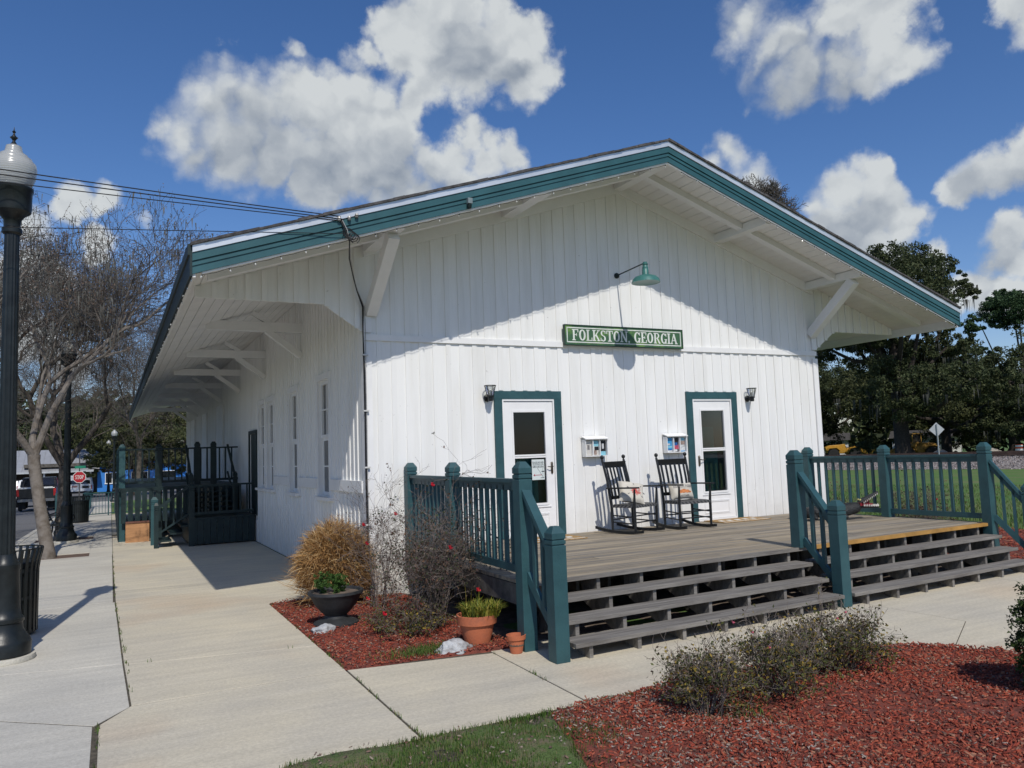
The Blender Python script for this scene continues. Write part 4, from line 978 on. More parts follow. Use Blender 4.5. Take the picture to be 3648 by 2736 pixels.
# ---------------------------------------------------------------- alligator figure
def skin_obj(name,verts,edges,mat,parent,levels=2,root=0):
    me=bpy.data.meshes.new(name); me.from_pydata([v[:3] for v in verts],edges,[]); me.materials.append(mat)
    o=bpy.data.objects.new(name,me); COL.objects.link(o); o.parent=parent; WM[o.name]=Matrix.Identity(4)
    s=o.modifiers.new('skin','SKIN'); 
    for i,v in enumerate(verts):
        me.skin_vertices[0].data[i].radius=(v[3],v[4]); me.skin_vertices[0].data[i].use_root=(i==root)
    s.use_smooth_shade=True
    sb=o.modifiers.new('subdivision','SUBSURF'); sb.levels=levels; sb.render_levels=levels
    return o
al=thing('alligator_figure','black toy alligator with open red mouth, lying on the deck by the right railing','figure',(0,0,0))
hide=pm('alligator_hide',(.018,.020,.021),.55,.3,25,.9,45)
vs=[(0,0,.11,.11,.085),(.24,0,.115,.115,.085),(.40,0,.135,.10,.085),(.52,0,.155,.075,.065),(-.24,.02,.10,.10,.075),(-.36,.16,.07,.06,.055),(-.36,.36,.05,.045,.04),(-.24,.54,.04,.02,.022),
    (.20,.12,.08,.035,.035),(.25,.19,.03,.028,.02),(.20,-.12,.08,.035,.035),(.25,-.19,.03,.028,.02),(-.22,.12,.06,.035,.035),(-.18,.20,.03,.028,.02),(-.22,-.12,.06,.035,.035),(-.18,-.20,.03,.028,.02)]
ed=[(0,1),(1,2),(2,3),(0,4),(4,5),(5,6),(6,7),(1,8),(8,9),(1,10),(10,11),(4,12),(12,13),(4,14),(14,15)]
skin_obj('body',vs,ed,hide,al)
def jaw(z0,slope,up):
    m=MB(); v=[];f=[]; n=8
    for i in range(n+1):
        s=i/n; x=.50+.27*s; w=.062*(1-.45*s) if s<.97 else .025; z=z0+slope*s
        h=.032*(1-.4*s)
        v+=[(x,-w,z),(x,w,z),(x,w*.8,z+(h if up else -h)),(x,-w*.8,z+(h if up else -h))]
    for i in range(n):
        for k in range(4):
            a=i*4+k; b=i*4+(k+1)%4; f.append((a,b,b+4,a+4) if up else (b,a,a+4,b+4))
    f+=[(3,2,1,0) if up else (0,1,2,3),tuple(n*4+k for k in ((0,1,2,3) if up else (3,2,1,0)))]
    return m.add(v,f)
jaw(.205,.115,True).build('upper_jaw',hide,al,smooth=True,local=True,bevel=0)
jaw(.165,-.01,False).build('lower_jaw',hide,al,smooth=True,local=True)
m=MB(); m.add([(.50,-.05,.2),(.77,-.028,.312),(.77,.028,.312),(.50,.05,.2),(.5,-.05,.17),(.74,-.035,.16),(.74,.035,.16),(.5,.05,.17)],[(0,1,2,3),(4,7,6,5)])
m.box(.49,.515,-.05,.05,.165,.205); m.add([(.50,-.052,.168),(.77,-.030,.165),(.77,-.026,.30),(.50,-.050,.205),(.50,.052,.168),(.66,.036,.165),(.66,.034,.262),(.50,.050,.205)],[(4,5,6,7)]); m.box(.50,.68,-.03,.03,.168,.19)
m.build('mouth_lining',pm('mouth_red',(.22,.012,.02),.4,.2,10),al,local=True)
m=MB()
for i in range(9):
    s=(i+.5)/9
    for sd in (-1,1):
        x=.53+.23*s; w=(.060*(1-.45*s))*sd; zz=.165-.01*s
        m.lathe([(.008,-.004),(.006,.012),(.001,.026)],(x,w*.95,zz),5); m.lathe([(.007,.004),(.005,-.010),(.001,-.022)],(x,w*.95,.205+.115*s),5)
m.lathe([(.012,0),(.012,.01),(.003,.02)],(.76,0,.163),6)
m.box(.66,.765,-.03,.03,.161,.170)
m.build('teeth',pm('teeth_white',(.75,.72,.66),.5,.1,10),al,local=True)
for s in (-1,1):
    MB().lathe([(.001,-.014),(.012,-.008),(.015,0),(.012,.009),(.001,.015)],(.50,s*.035,.238),10).build('eye',pm('eye_yellow',(.55,.5,.2),.3,.2,10),al,smooth=True,local=True)
m=MB()
for i in range(14):
    x=.35-.075*i if i<8 else -.25-.012*(i-8); y=0 if i<6 else (.02+.035*(i-6)); z=.19-.004*i if i<7 else .17-.012*(i-6)
    for dy in (-.03,.03): m.lathe([(.016,-.015),(.010,.008),(.001,.022)],(x,y+dy,z),4)
m.build('back_ridges',hide,al,local=True)
al.location=(7.02,-1.30,ZD+.002); al.rotation_euler=(0,0,R(-30)); al.scale=(1.08,1.2,1.25)

# ---------------------------------------------------------------- string lights on the rake and left eave
def bulbs(name,pts,label):
    t=thing(name,label,'string lights',pts[0],group='strings of small bulbs along the roof edge')
    cd=MB()
    for a,b in zip(pts[:-1],pts[1:]):
        mid=(Vector(a)+Vector(b))/2-Vector((0,0,.012)); cd.tube([a,mid,b],.0035,4,cap=False)
    cd.build('cord',cable,t)
    proto=None
    for p in pts:
        if proto is None:
            m=MB(); m.cur=1; m.lathe([(.005,0),(.007,-.002),(.007,-.018)],(0,0,0),6); m.cur=0; m.lathe([(.006,-.018),(.0085,-.027),(.007,-.036),(.001,-.044)],(0,0,0),7)
            proto=m.build('bulb',[glass_bulb,tealdark],t,local=True); o=proto
        else:
            o=proto.copy(); COL.objects.link(o); o.parent=t
        o.location=Vector(p)-Vector(pts[0]); o.rotation_euler=(random.uniform(-.5,.5),random.uniform(-.5,.5),0)
glass_bulb=pm('clear_bulb',(.70,.70,.66),.15,.1,10,spec=.8)
zr=lambda x:6.33-.338-SL*abs(x-W/2)
L_=W/2+EE-.1
bulbs('string_light',[(W/2-s,RY-.012,zr(W/2-s)) for s in np.linspace(L_,.05,24)],'string of small clear bulbs under the left slope of the gable edge')
bulbs('string_light',[(W/2+s,RY-.012,zr(W/2+s)) for s in np.linspace(.25,L_,24)],'string of small clear bulbs under the right slope of the gable edge')
ze=6.33-SL*(W/2+EE)-.34
bulbs('string_light',[(-EE-.01,RY+.05+k*.42,ze) for k in range(34)],'string of small clear bulbs along the side eave')
# small floodlight on the rake
m=thing('flood_light','tiny grey flood light fixed under the left slope of the teal gable edge','lamp',(1.0,RY-.03,5.0))
zf=6.33-.22-SL*(W/2-1.0)
MB().box(.97,1.03,RY-.09,RY-.035,zf-.03,zf+.04).build('housing',pm('grey_metal',(.2,.25,.26),.5,.1,8),m)
MB().lathe([(.016,0),(.03,.02),(.034,.05)],(1.0,RY-.05,zf-.09),10).build('lens',tealdark,m,smooth=True)

# ---------------------------------------------------------------- service drop and cables
sd=thing('service_cable','black service cables hanging from the gable edge and running down the front left corner','cable',(-.02,-.04,0))
rnd=random.Random(4)
for k in range(3):
    o1=[rnd.uniform(-.018,.018) for _ in range(8)]
    P=[(-.66+o1[0],RY-.05,4.64),(-.60+o1[1],RY-.08,4.50),(-.55,RY-.03,4.38),(-.42+o1[2],-.85,4.30),(-.25+o1[3],-.45,4.16),(-.12+o1[4],-.16,4.05),(-.035+k*.014,-.06,3.86),(-.03+k*.013+o1[5],-.055,3.5),(-.03+k*.013,-.055,3.0),(-.028+k*.014,-.055,2.4),(-.03+k*.012,-.055,1.6),(-.026+k*.014,-.055,.9),(-.02+k*.012,-.055,.05)]
    MB().tube(P,.0055 if k else .008,6).build('cable_strand',cable if k!=2 else pm('cable_grey',(.35,.35,.34),.6,.1,9),sd,smooth=True)
m=MB()
for k in range(5):
    a0=k*1.3; P=[(-.55+.06*math.cos(a)+.02*k-.03,RY-.07,4.47+.055*math.sin(a)-.03*k*.5) for a in np.linspace(a0,a0+5.5,12)]
    m.tube(P,.006,5)
m.build('cable_loops',cable,sd,smooth=True)
m=MB()
for (x,z) in ((-.68,4.60),(-.56,4.62),(-.47,4.66)): m.lathe([(.012,0),(.022,.01),(.015,.02),(.024,.03),(.018,.05),(.005,.055)],(x,RY-.07,z),9)
m.build('insulators',pm('insulator_porcelain',(.30,.29,.28),.3,.2,12),sd,smooth=True)
m=MB()
for z in (3.2,2.45,1.7,.95): m.box(-.05,.03,-.075,-.045,z,z+.02)
m.build('cable_clips',pm('clip_white',(.6,.6,.58),.5,.1,12),sd)
def wire(p,q,sag,label,r=.0065):
    p=Vector(p);q=Vector(q); P=[p.lerp(q,i/14)-Vector((0,0,sag*4*(i/14)*(1-i/14))) for i in range(15)]
    o=MB().tube(P,r,5).build('overhead_wire',cable,None,smooth=True); tag(o,label,'wire','overhead wires to the gable edge')
wire((-.66,RY-.06,4.66),(-14.5,-1.0,5.65),.14,'uppermost of the three black wires running left from the gable edge')
wire((-.62,RY-.06,4.63),(-14.5,-1.2,5.43),.13,'middle of the three black wires running left from the gable edge')
wire((-.66,RY-.06,4.61),(-14.5,-1.4,5.10),.12,'lowest of the three black wires running left from the gable edge',.0055)
wire((-.60,RY-.06,4.46),(-14.5,-1.3,3.45),.02,'single thin black wire running left below the three others',.0045)
# ---------------------------------------------------------------- planting beds
mulch=pm('mulch_ground',(.23,.056,.034),.95,.3,16,.9,50,col2=(.10,.034,.025),world=True,detail=9,thr=(.35,.65))
def sheet(name,poly,mat,z=.012,amp=.012,step=.12,edge=0.0):
    xs_=[p[0] for p in poly];ys_=[p[1] for p in poly]
    def inside(x,y):
        c=False;n=len(poly)
        for i in range(n):
            x1,y1=poly[i];x2,y2=poly[(i+1)%n]
            if (y1>y)!=(y2>y) and x<(x2-x1)*(y-y1)/(y2-y1)+x1: c=not c
        return c
    bm=bmesh.new(); vs=[bm.verts.new((x,y,0)) for x,y in poly]; bm.faces.new(vs)
    mx,Mx=min(xs_),max(xs_);my,My=min(ys_),max(ys_)
    x=mx+step
    while x<Mx: bmesh.ops.bisect_plane(bm,geom=bm.verts[:]+bm.edges[:]+bm.faces[:],plane_co=(x,0,0),plane_no=(1,0,0)); x+=step
    y=my+step
    while y<My: bmesh.ops.bisect_plane(bm,geom=bm.verts[:]+bm.edges[:]+bm.faces[:],plane_co=(0,y,0),plane_no=(0,1,0)); y+=step
    for v in bm.verts:
        bd=v.is_boundary
        v.co.z=(z-.02 if bd else z+amp*(math.sin(v.co.x*7.1+v.co.y*3.3)+math.sin(v.co.x*2.3-v.co.y*5.7+1)))*1.0+gz(v.co.x,v.co.y)
    me=bpy.data.meshes.new(name); bm.normal_update()
    bm.to_mesh(me); bm.free(); me.materials.append(mat); me.shade_smooth()
    if me.polygons and me.polygons[0].normal.z<0: me.flip_normals()
    o=bpy.data.objects.new(name,me); COL.objects.link(o); struct(o); return inside
bedA=[(-1.19,.42),(-1.19,-3.24),(.46,-3.46),(.46,-1.2),(.46,-.02),(-.0,-.02),(-.0,.42)]
insA=sheet('mulch_bed',bedA,mulch)
bedB=[(-.25,-5.20),(.1,-5.185),(1.95,-5.185),(2.7,-5.195),(3.27,-5.395),(3.59,-5.66),(3.79,-5.97),(3.93,-6.45),(3.93,-11),(-1.4,-11),(-1.1,-8)]
insB=sheet('mulch_bed',bedB,mulch,z=.020)
bedC=[(8.22,-.2),(8.22,-3.4),(8.6,-3.44),(9.8,-3.68),(11.2,-3.0),(12.3,-1.6),(12.7,-.8),(11.0,.2)]
insC=sheet('mulch_bed',bedC,mulch,z=.03)
lawnN=[(-2.18,-5.21),(-.25,-5.20),(-1.1,-8),(-1.4,-11),(-2.25,-11)]
insL=sheet('lawn',lawnN,pm('near_lawn_soil',(.085,.13,.035),.95,.3,9,.8,60,col2=(.17,.125,.085),world=True,detail=8,thr=(.45,.66)),z=.016)
# under the deck: bare dirt
insD=sheet('soil_bed',[(.47,-3.40),(8.2,-3.25),(8.2,-.02),(.47,-.02)],dirt,z=-.02)

def fbq(x,y): return .5+.25*math.sin(x*2.1+1.3*math.sin(y*1.9))+.25*math.sin(y*3.1+1.7*math.sin(x*2.3+2))
def scatter_chips(name,label,cat,inside,box,n,size,mat,zf,dens=None):
    x=rng.uniform(box[0],box[1],n*3); y=rng.uniform(box[2],box[3],n*3)
    ok=np.array([inside(a,b) and (dens is None or rng.random()<dens(a,b)) for a,b in zip(x,y)]); x=x[ok][:n];y=y[ok][:n]; n=len(x)
    L_=rng.uniform(.35,1.0,n)*size; W_=L_*rng.uniform(.14,.38,n); th=rng.uniform(0,6.283,n); tl=rng.normal(0,.28,n); rl=rng.normal(0,.4,n)
    z=zf+.012*(np.sin(x*7.1+y*3.3)+np.sin(x*2.3-y*5.7+1))+rng.uniform(0,.014,n)+np.abs(np.sin(tl))*L_*.5
    ax=np.stack([np.cos(th)*np.cos(tl),np.sin(th)*np.cos(tl),np.sin(tl)],1); bx_=np.stack([-np.sin(th)*np.cos(rl),np.cos(th)*np.cos(rl),np.sin(rl)],1)
    C_=np.stack([x,y,z],1)
    h=L_[:,None]/2; w=W_[:,None]/2
    up=np.cross(ax,bx_)*.004
    q=[C_-ax*h-bx_*w*.7,C_+ax*h-bx_*w*.4,C_+ax*h+bx_*w*.5,C_-ax*h+bx_*w]
    P=np.stack(q,1)
    # each chip is a thin slab: top and two long sides, as one island
    me_v=np.concatenate([P,P-up[:,None,:]*2],1).reshape(-1,3)
    f=np.array([[0,1,2,3],[0,4,5,1],[2,6,7,3],[1,5,6,2],[3,7,4,0]])
    F_=(np.arange(n)[:,None,None]*8+f[None]).reshape(-1,4)
    me=bpy.data.meshes.new(name); me.vertices.add(len(me_v)); me.vertices.foreach_set('co',me_v.astype(np.float32).ravel())
    me.loops.add(F_.size); me.loops.foreach_set('vertex_index',F_.astype(np.int32).ravel()); me.polygons.add(len(F_)); me.polygons.foreach_set('loop_start',np.arange(0,F_.size,4,dtype=np.int32))
    me.materials.append(mat); me.update(calc_edges=True)
    o=bpy.data.objects.new(name,me); COL.objects.link(o); return stuff(o,label,cat)
chipm=palette_mat('mulch_chips',[(.27,.054,.032),(.31,.068,.04),(.12,.034,.024),(.28,.062,.034),(.34,.10,.06),(.13,.035,.024),(.29,.055,.032),(.24,.048,.028),(.33,.085,.046),(.17,.045,.03),(.32,.16,.10),(.16,.04,.028),(.22,.044,.027),(.22,.12,.085),(.10,.04,.032),(.26,.06,.035)],.85)
litter=palette_mat('dry_litter',[(.24,.20,.17),(.16,.12,.10),(.30,.24,.19),(.20,.13,.10),(.12,.08,.065),(.34,.29,.25),(.18,.10,.075)],.9)
def nB(x,y): return .55+.45*math.sin(x*1.7+1)*math.sin(y*1.3)
scatter_chips('mulch_chips','red wood chips heaped over the round foreground bed','mulch',insB,(-.6,3.95,-9.2,-5.18),34000,.042,chipm,.020,lambda x,y:cl(.35+(x+.3)*.9,0,1)*cl(.30+1.1*fbq(x,y),.15,1))
scatter_chips('mulch_chips','red wood chips in the bed by the front left corner of the depot','mulch',insA,(-1.2,.5,-3.5,.45),9500,.036,chipm,.012)
scatter_chips('dead_leaf_litter','grey and tan dry bits scattered over the left of the foreground mulch','leaf litter',lambda x,y:insB(x,y) or insL(x,y),(-2.1,3.9,-9,-5.18),7500,.030,litter,.024,lambda x,y:(.10 if x<-.3 else .8) if x<.9 else .08)
scatter_chips('dead_leaf_litter','small pale bits scattered in the corner bed','leaf litter',insA,(-1.2,.5,-3.5,.45),420,.024,litter,.034)
scatter_chips('mulch_chips','red wood chips in the bed right of the porch','mulch',insC,(8.2,12.7,-3.7,.2),2500,.08,chipm,.04)

# grass blades of the near lawn and sprigs along edges
grassm=palette_mat('grass_blades',[(.06,.125,.02),(.08,.15,.025),(.055,.105,.02),(.10,.17,.03),(.13,.16,.045),(.05,.095,.02),(.20,.17,.08),(.075,.135,.025)],.7,.25)
def blades(name,label,cat,pts,hmin,hmax,w,mat,lean=.5,parent=None,kind='stuff'):
    n=len(pts); P=np.asarray(pts,float); th=rng.uniform(0,6.283,n); ln=rng.uniform(.1,1,n)*lean; h=rng.uniform(hmin,hmax,n)
    d=np.stack([np.cos(th),np.sin(th),np.zeros(n)],1); s=np.stack([-np.sin(th),np.cos(th),np.zeros(n)],1)*w/2
    a=P-s; b=P+s; mid=P+d*(h*ln*.35)[:,None]+np.array([0,0,1])*(h*.6)[:,None]; t=P+d*(h*ln)[:,None]+np.array([0,0,1])*(h*np.sqrt(1-np.minimum(ln,.95)**2*.6))[:,None]
    Vx=np.stack([a,b,mid+s*.7,mid-s*.7],1); 
    vv=np.concatenate([Vx,t[:,None,:]],1).reshape(-1,3)
    me=bpy.data.meshes.new(name); me.vertices.add(len(vv)); me.vertices.foreach_set('co',vv.astype(np.float32).ravel())
    base=np.arange(n)[:,None]*5
    loops=np.concatenate([base+np.array([[0,1,2,3]]),base+np.array([[3,2,4]])],1).astype(np.int32)
    st=(np.arange(n)[:,None]*7+np.array([[0,4]])).ravel().astype(np.int32)
    me.loops.add(loops.size); me.loops.foreach_set('vertex_index',loops.ravel()); me.polygons.add(len(st)); me.polygons.foreach_set('loop_start',st)
    me.materials.append(mat); me.update(calc_edges=True)
    o=bpy.data.objects.new(name,me); COL.objects.link(o)
    if parent is not None: o.parent=parent; me.transform(wm(parent).inverted()); WM[o.name]=wm(parent)
    else: stuff(o,label,cat)
    return o
def fb(x,y,s=1.0): return .5+.25*math.sin(x*3.1*s+1.3*math.sin(y*2.3*s))+.25*math.sin(y*4.3*s+1.7*math.sin(x*2.9*s+2))
pts=[]
while len(pts)<42000:
    x=rng.uniform(-2.2,.5); y=rng.uniform(-8.2,-5.2)
    if not (insL(x,y) or (insB(x,y) and x<.3)): continue
    edge=cl((-.12-x-.22*math.sin(y*3.7)-.1*math.sin(y*9))/.45,0.0,1)
    e2=cl((-5.2-y)/.55,.06,1)
    if rng.random()<edge*e2*(.35+.65*cl(fb(x,y)*1.5-.2,0,1)) : pts.append((x,y,.014))
blades('grass','short green turf at the bottom edge, between paving and red mulch','grass',pts,.012,.045,.0045,grassm)
pts=[]
for _ in range(5200):
    t=rng.random(); x=-2.1+t*4.0; y=-5.20-abs(rng.normal(0,.06))
    if rng.random()<.25+.75*fb(x*3,y)**2: pts.append((x,y,0))
for _ in range(1500):
    x=rng.normal(-.35,.22); y=rng.normal(-3.12,.10)
    if y>-3.3: pts.append((x,y,.02))
for _ in range(500): pts.append((rng.normal(.95,.25),rng.normal(-6.0,.15),.01))
for (x0,y0,x1,y1,k) in ((-2.86,-3.3,-2.96,2.0,220),(-2.96,2.0,-2.98,9,260),(-1.19,-3.3,-1.2,-5.18,120),(.13,-3.5,.1,-5.17,110),(-3.1,-3.7,-3.1,-5.5,120),(-1.19,-3.2,-1.19,.4,150),(-2.9,-1.85,-1.2,-2.2,14)):
    for _ in range(k):
        t=rng.random()
        if fb(x0+(x1-x0)*t*7,(y0+(y1-y0)*t)*3)>.55: pts.append((x0+(x1-x0)*t+rng.normal(0,.008),y0+(y1-y0)*t+rng.normal(0,.008),0))
blades('weeds','sparse green weeds along the paving edge and in the beds','weeds',pts,.012,.05,.006,grassm,.8)
# far lawn texture near the right railing
pts=[]
while len(pts)<30000:
    d=rng.random()**1.5*26; a=rng.uniform(R(-8),R(62)); x=8.3+d*math.cos(a); y=-3+d*math.sin(a)
    if x>8.25 and not insC(x,y): pts.append((x,y,gz(x,y)-.035))
blades('grass','lawn grass between the depot and the railway','grass',pts,.05,.11,.012,grassm,.6)

# ---------------------------------------------------------------- woody plants
def grow(paths,start,dirn,length,radius,depth,spec,rnd):
    """recursive branching; paths gets (points,radii,depth)"""
    segs=spec.get('segs',3) if depth<3 else 2; P=[Vector(start)]; d=Vector(dirn).normalized(); wob=spec['wobble'][min(depth,len(spec['wobble'])-1)]
    rr=[radius]
    for i in range(segs):
        d=(d+Vector((rnd.gauss(0,wob),rnd.gauss(0,wob),rnd.gauss(0,wob)+spec['up'][min(depth,len(spec['up'])-1)]))).normalized()
        P.append(P[-1]+d*(length/segs)); rr.append(radius*(1-(1-spec['taper'])*(i+1)/segs))
    if spec.get('ban') and any(spec['ban'](q) for q in P): return
    paths.append((P,rr,depth))
    if depth>=spec['depth']: return
    n=spec['kids'][min(depth,len(spec['kids'])-1)]; n=n if isinstance(n,int) else rnd.randint(*n)
    for k in range(n):
        t=1.0 if k<spec.get('tips',2) else rnd.uniform(.35,.95)
        idx=min(segs-1,int(t*segs)); p=P[idx].lerp(P[idx+1],t*segs-idx) if t<1 else P[-1]
        ang=R(rnd.uniform(*spec['angle'])); ax=d.orthogonal().normalized(); ax=Matrix.Rotation(rnd.uniform(0,6.283),3,d)@ax
        nd=Matrix.Rotation(ang,3,ax)@d
        grow(paths,p,nd,length*rnd.uniform(*spec['shrink']),rr[-1]*(.92 if t==1 and k==0 else rnd.uniform(.55,.75)),depth+1,spec,rnd)
def paths_mesh(paths,sides=(8,6,5,4,3,3,3,3,3)):
    m=MB()
    for P,rr,dp in paths: m.tube(P,rr,sides[min(dp,len(sides)-1)],cap=False)
    return m
def leafcloud(C_,size,asp=.55,jit=0.0,tri=False):
    """C_: (n,3) centres -> quads of random direction"""
    n=len(C_); a=rng.normal(size=(n,3)); a/=np.linalg.norm(a,axis=1)[:,None]; b=rng.normal(size=(n,3)); b-=a*(a*b).sum(1)[:,None]; b/=np.linalg.norm(b,axis=1)[:,None]
    s=size*rng.uniform(.6,1.25,n)[:,None]/2
    if tri: return np.stack([C_-a*s,C_+a*s+b*s*asp,C_+a*s*.3-b*s*asp],1).reshape(-1,3)
    return np.stack([C_-a*s,C_-b*s*asp,C_+a*s,C_+b*s*asp],1).reshape(-1,3)
barkg=pm('bark_grey',(.13,.11,.09),.9,.3,6,.7,25,col2=(.06,.05,.04),thr=(.45,.6))
barkp=pm('bark_pale',(.19,.168,.145),.9,.25,5,.7,22,col2=(.11,.09,.07),thr=(.45,.65))
barkd=pm('bark_dark',(.055,.045,.038),.95,.3,6,.7,22)
twigm=pm('twig_greybrown',(.12,.105,.09),.9,.25,6)
twigl=pm('twig_pale',(.18,.16,.135),.9,.25,6)

def bare_tree(label,loc,h,seed,trunk_r,bark,twig,lean=(0,0),fork=2.2,spread=(16,38),depth=7,forks=3,L0=None,bud=True,moss=420):
    rnd=random.Random(seed); t=thing('bare_tree',label,'tree',loc,group='leafless trees along the pavement')
    base=Vector(loc); top=base+Vector((lean[0],lean[1],fork))
    mid=base.lerp(top,.5)+Vector((rnd.uniform(-.04,.04),0,0))
    m=MB(); m.tube([base-Vector((0,0,.05)),base+Vector((lean[0]*.05,lean[1]*.05,.18)),mid,top-Vector((0,0,.15)),top],[trunk_r*1.35,trunk_r*1.08,trunk_r*.95,trunk_r*.95,trunk_r*1.0],14)
    m.build('trunk',bark,t,smooth=True)
    spec=dict(depth=depth,segs=4,wobble=[.10,.15,.20,.24,.28],up=[.04,.03,.02,.0,-.01],taper=.72,kids=[(3,4),(3,4),(3,4),(3,4),3,3,2],angle=spread,shrink=(.62,.84),tips=2,ban=lambda q:q.x>-2.45 and q.z<5.2 and q.y<30)
    P=[]
    for k in range(forks):
        a=2*math.pi*k/forks+rnd.uniform(-.4,.4); tilt=R(rnd.uniform(18,36))
        grow(P,top-Vector((0,0,.06)),(math.cos(a)*math.sin(tilt),math.sin(a)*math.sin(tilt),math.cos(tilt)),(L0 or h*.24),trunk_r*.62,0,spec,rnd)
    big=[p for p in P if p[2]<=2]; fine=[p for p in P if p[2]>2]
    paths_mesh(big,(9,7,6)).build('branches',bark,t,smooth=True)
    paths_mesh([(a,[max(r,.0036) for r in b],c) for a,b,c in fine],(5,4,4,4,3,3,3,3,3)).build('twigs',twig,t)
    if bud:
        tips=np.array([p[0][-1] for p in fine if p[2]>=depth-1]); k=len(tips)
        C_=np.repeat(tips,2,0)+rng.normal(0,.05,(k*2,3))
        tri_cloud('buds',leafcloud(C_,.05,.5,tri=True),pm('buds_brown',(.16,.11,.08),.9,.2,5),t,3)
        kk=rng.choice(len(tips),min(len(tips),moss)); q=tips[kk]; q=q[(q[:,0]<-2.5)|(q[:,2]>6)]; v=[]
        for p in q:
            for j in range(9):
                o_=rng.normal(0,.14,3); L_=rng.uniform(.06,.34); w=rng.uniform(.006,.018); an=rng.uniform(0,3.14); s=np.array([math.cos(an),math.sin(an),0])*w
                v+=[p+o_-s,p+o_+s,p+o_+np.array([rng.normal(0,.03),rng.normal(0,.03),-L_])]
        if v: tri_cloud('hanging_moss',np.array(v),pm('spanish_moss_pale',(.12,.12,.105),.95,.25,1.5),t,3)['kind']='stuff'
    return t
bare_tree('pale-barked leafless tree forking low, nearest on the left pavement behind the black bin',(-4.18,9.0,0),8.0,3,.125,barkp,twigm,(-.30,.25),2.15,depth=6)
bare_tree('dark-barked leafless tree beside the bench and the second lamp post',(-4.17,13.6,0),8.6,12,.14,barkg,twigm,(.05,.2),1.9,depth=7,spread=(14,34))
bare_tree('large bare tree with pale twigs farther down the street',(-11.0,27.5,gz(0,27)),11,21,.26,barkg,twigl,(0.2,.3),3.0,depth=7)
bare_tree('bare tree farther off across the street, its twigs filling the middle of the gap',(-9.2,36.0,gz(0,36)),11.5,33,.24,barkg,twigm,(.2,0),3.0,depth=7)
bare_tree('tall bare tree beyond the far eave corner of the depot',(-1.7,37.5,gz(0,37)),11.0,57,.13,barkg,twigm,(.1,0),3.0,depth=7)
bare_tree('slim bare tree behind the fence, just left of the white van',(-6.4,62.0,gz(0,60)),14,58,.16,barkg,twigm,(.1,0),2.6,depth=7)
bare_tree('bare street tree at the far left, behind the foreground lamp post',(-11.5,16.5,gz(0,16)),9.5,41,.22,barkg,twigl,(.3,0),2.6,depth=7)

# ---- leafy trees
def evergreen(name,label,base,h,blobs,mat,n,size,seed,trunk_r=.4,limbs=True,moss=0,group=None,bark=None,cat='tree'):
    """blobs: crown lobes (dx,dy,z,rx,ry,rz) relative to base; leaves sit in many small clumps on the lobes"""
    rnd=random.Random(seed); t=thing(name,label,cat,base,group=group); B=Vector(base)
    if trunk_r>0:
        m=MB(); m.tube([B-Vector((0,0,.02*h)),B+Vector((0,0,.03*h)),B+Vector((rnd.uniform(-.01,.01)*h,rnd.uniform(-.01,.01)*h,h*.35)),B+Vector((rnd.uniform(-.02,.02)*h,rnd.uniform(-.02,.02)*h,h*.62))],[trunk_r*1.4,trunk_r,trunk_r*.8,trunk_r*.4],10)
        m.build('trunk',bark or barkd,t,smooth=True)
        if limbs:
            m=MB()
            for bl in blobs:
                s=B+Vector((0,0,h*rnd.uniform(.2,.5))); e=B+Vector((bl[0],bl[1],bl[2])); md=s.lerp(e,.5)+Vector((0,0,-.05*h))
                m.tube([s,md,e],[trunk_r*.45,trunk_r*.28,trunk_r*.12],6)
            m.build('limbs',bark or barkd,t,smooth=True)
    tot=sum(b[3]*b[4]+b[4]*b[5]+b[3]*b[5] for b in blobs); cs=[]
    for b in blobs:
        k=int(n*(b[3]*b[4]+b[4]*b[5]+b[3]*b[5])/tot); nc=max(6,int(k/(110 if size>.05 else 40)))
        d=rng.normal(size=(nc,3)); d/=np.linalg.norm(d,axis=1)[:,None]; rad=rng.uniform(.45,1.05,nc)[:,None]
        cc=np.array([b[0],b[1],b[2]])+d*rad*np.array([b[3],b[4],b[5]])
        cr=rng.uniform(.10,.26,nc)*(b[3]+b[4]+b[5])/3
        idx=rng.integers(0,nc,k); q=rng.normal(size=(k,3)); q/=np.linalg.norm(q,axis=1)[:,None]; q*=(rng.random(k)**.45)[:,None]
        q[:,2]*=.7
        cs.append(cc[idx]+q*cr[idx][:,None])
    C_=np.concatenate(cs)+np.array(base)
    tri_cloud('crown',leafcloud(C_,size,.6,tri=True),mat,t,3)
    if moss:
        v=[]
        for _ in range(moss):
            b=rnd.choice(blobs); a=rnd.uniform(0,6.283); x=B.x+b[0]+math.cos(a)*b[3]*rnd.uniform(.3,1); y=B.y+b[1]+math.sin(a)*b[4]*rnd.uniform(.3,1); z=B.z+b[2]-b[5]*rnd.uniform(-.2,.9)
            L_=rnd.uniform(.7,2.2); w=rnd.uniform(.03,.09); an=rnd.uniform(0,3.14)
            for j in range(7):
                ox,oy=rnd.uniform(-.4,.4),rnd.uniform(-.4,.4); an2=an+j
                v+=[(x+ox-math.cos(an2)*w,y+oy-math.sin(an2)*w,z),(x+ox+math.cos(an2)*w,y+oy+math.sin(an2)*w,z),(x+ox+rnd.uniform(-.1,.1),y+oy,z-L_*rnd.uniform(.6,1))]
        tri_cloud('hanging_moss',np.array(v),pm('spanish_moss',(.085,.088,.078),.95,.25,1.5),t,3)['kind']='stuff'
    return t
oakleaf=palette_mat('oak_leaves',[(.050,.066,.028),(.064,.082,.034),(.040,.054,.024),(.078,.095,.040),(.056,.072,.032),(.034,.046,.022),(.090,.100,.046)],.75,.15)
oaklight=palette_mat('oak_leaves_olive',[(.095,.105,.042),(.078,.092,.038),(.115,.120,.050),(.066,.080,.034),(.054,.066,.03)],.7,.15)
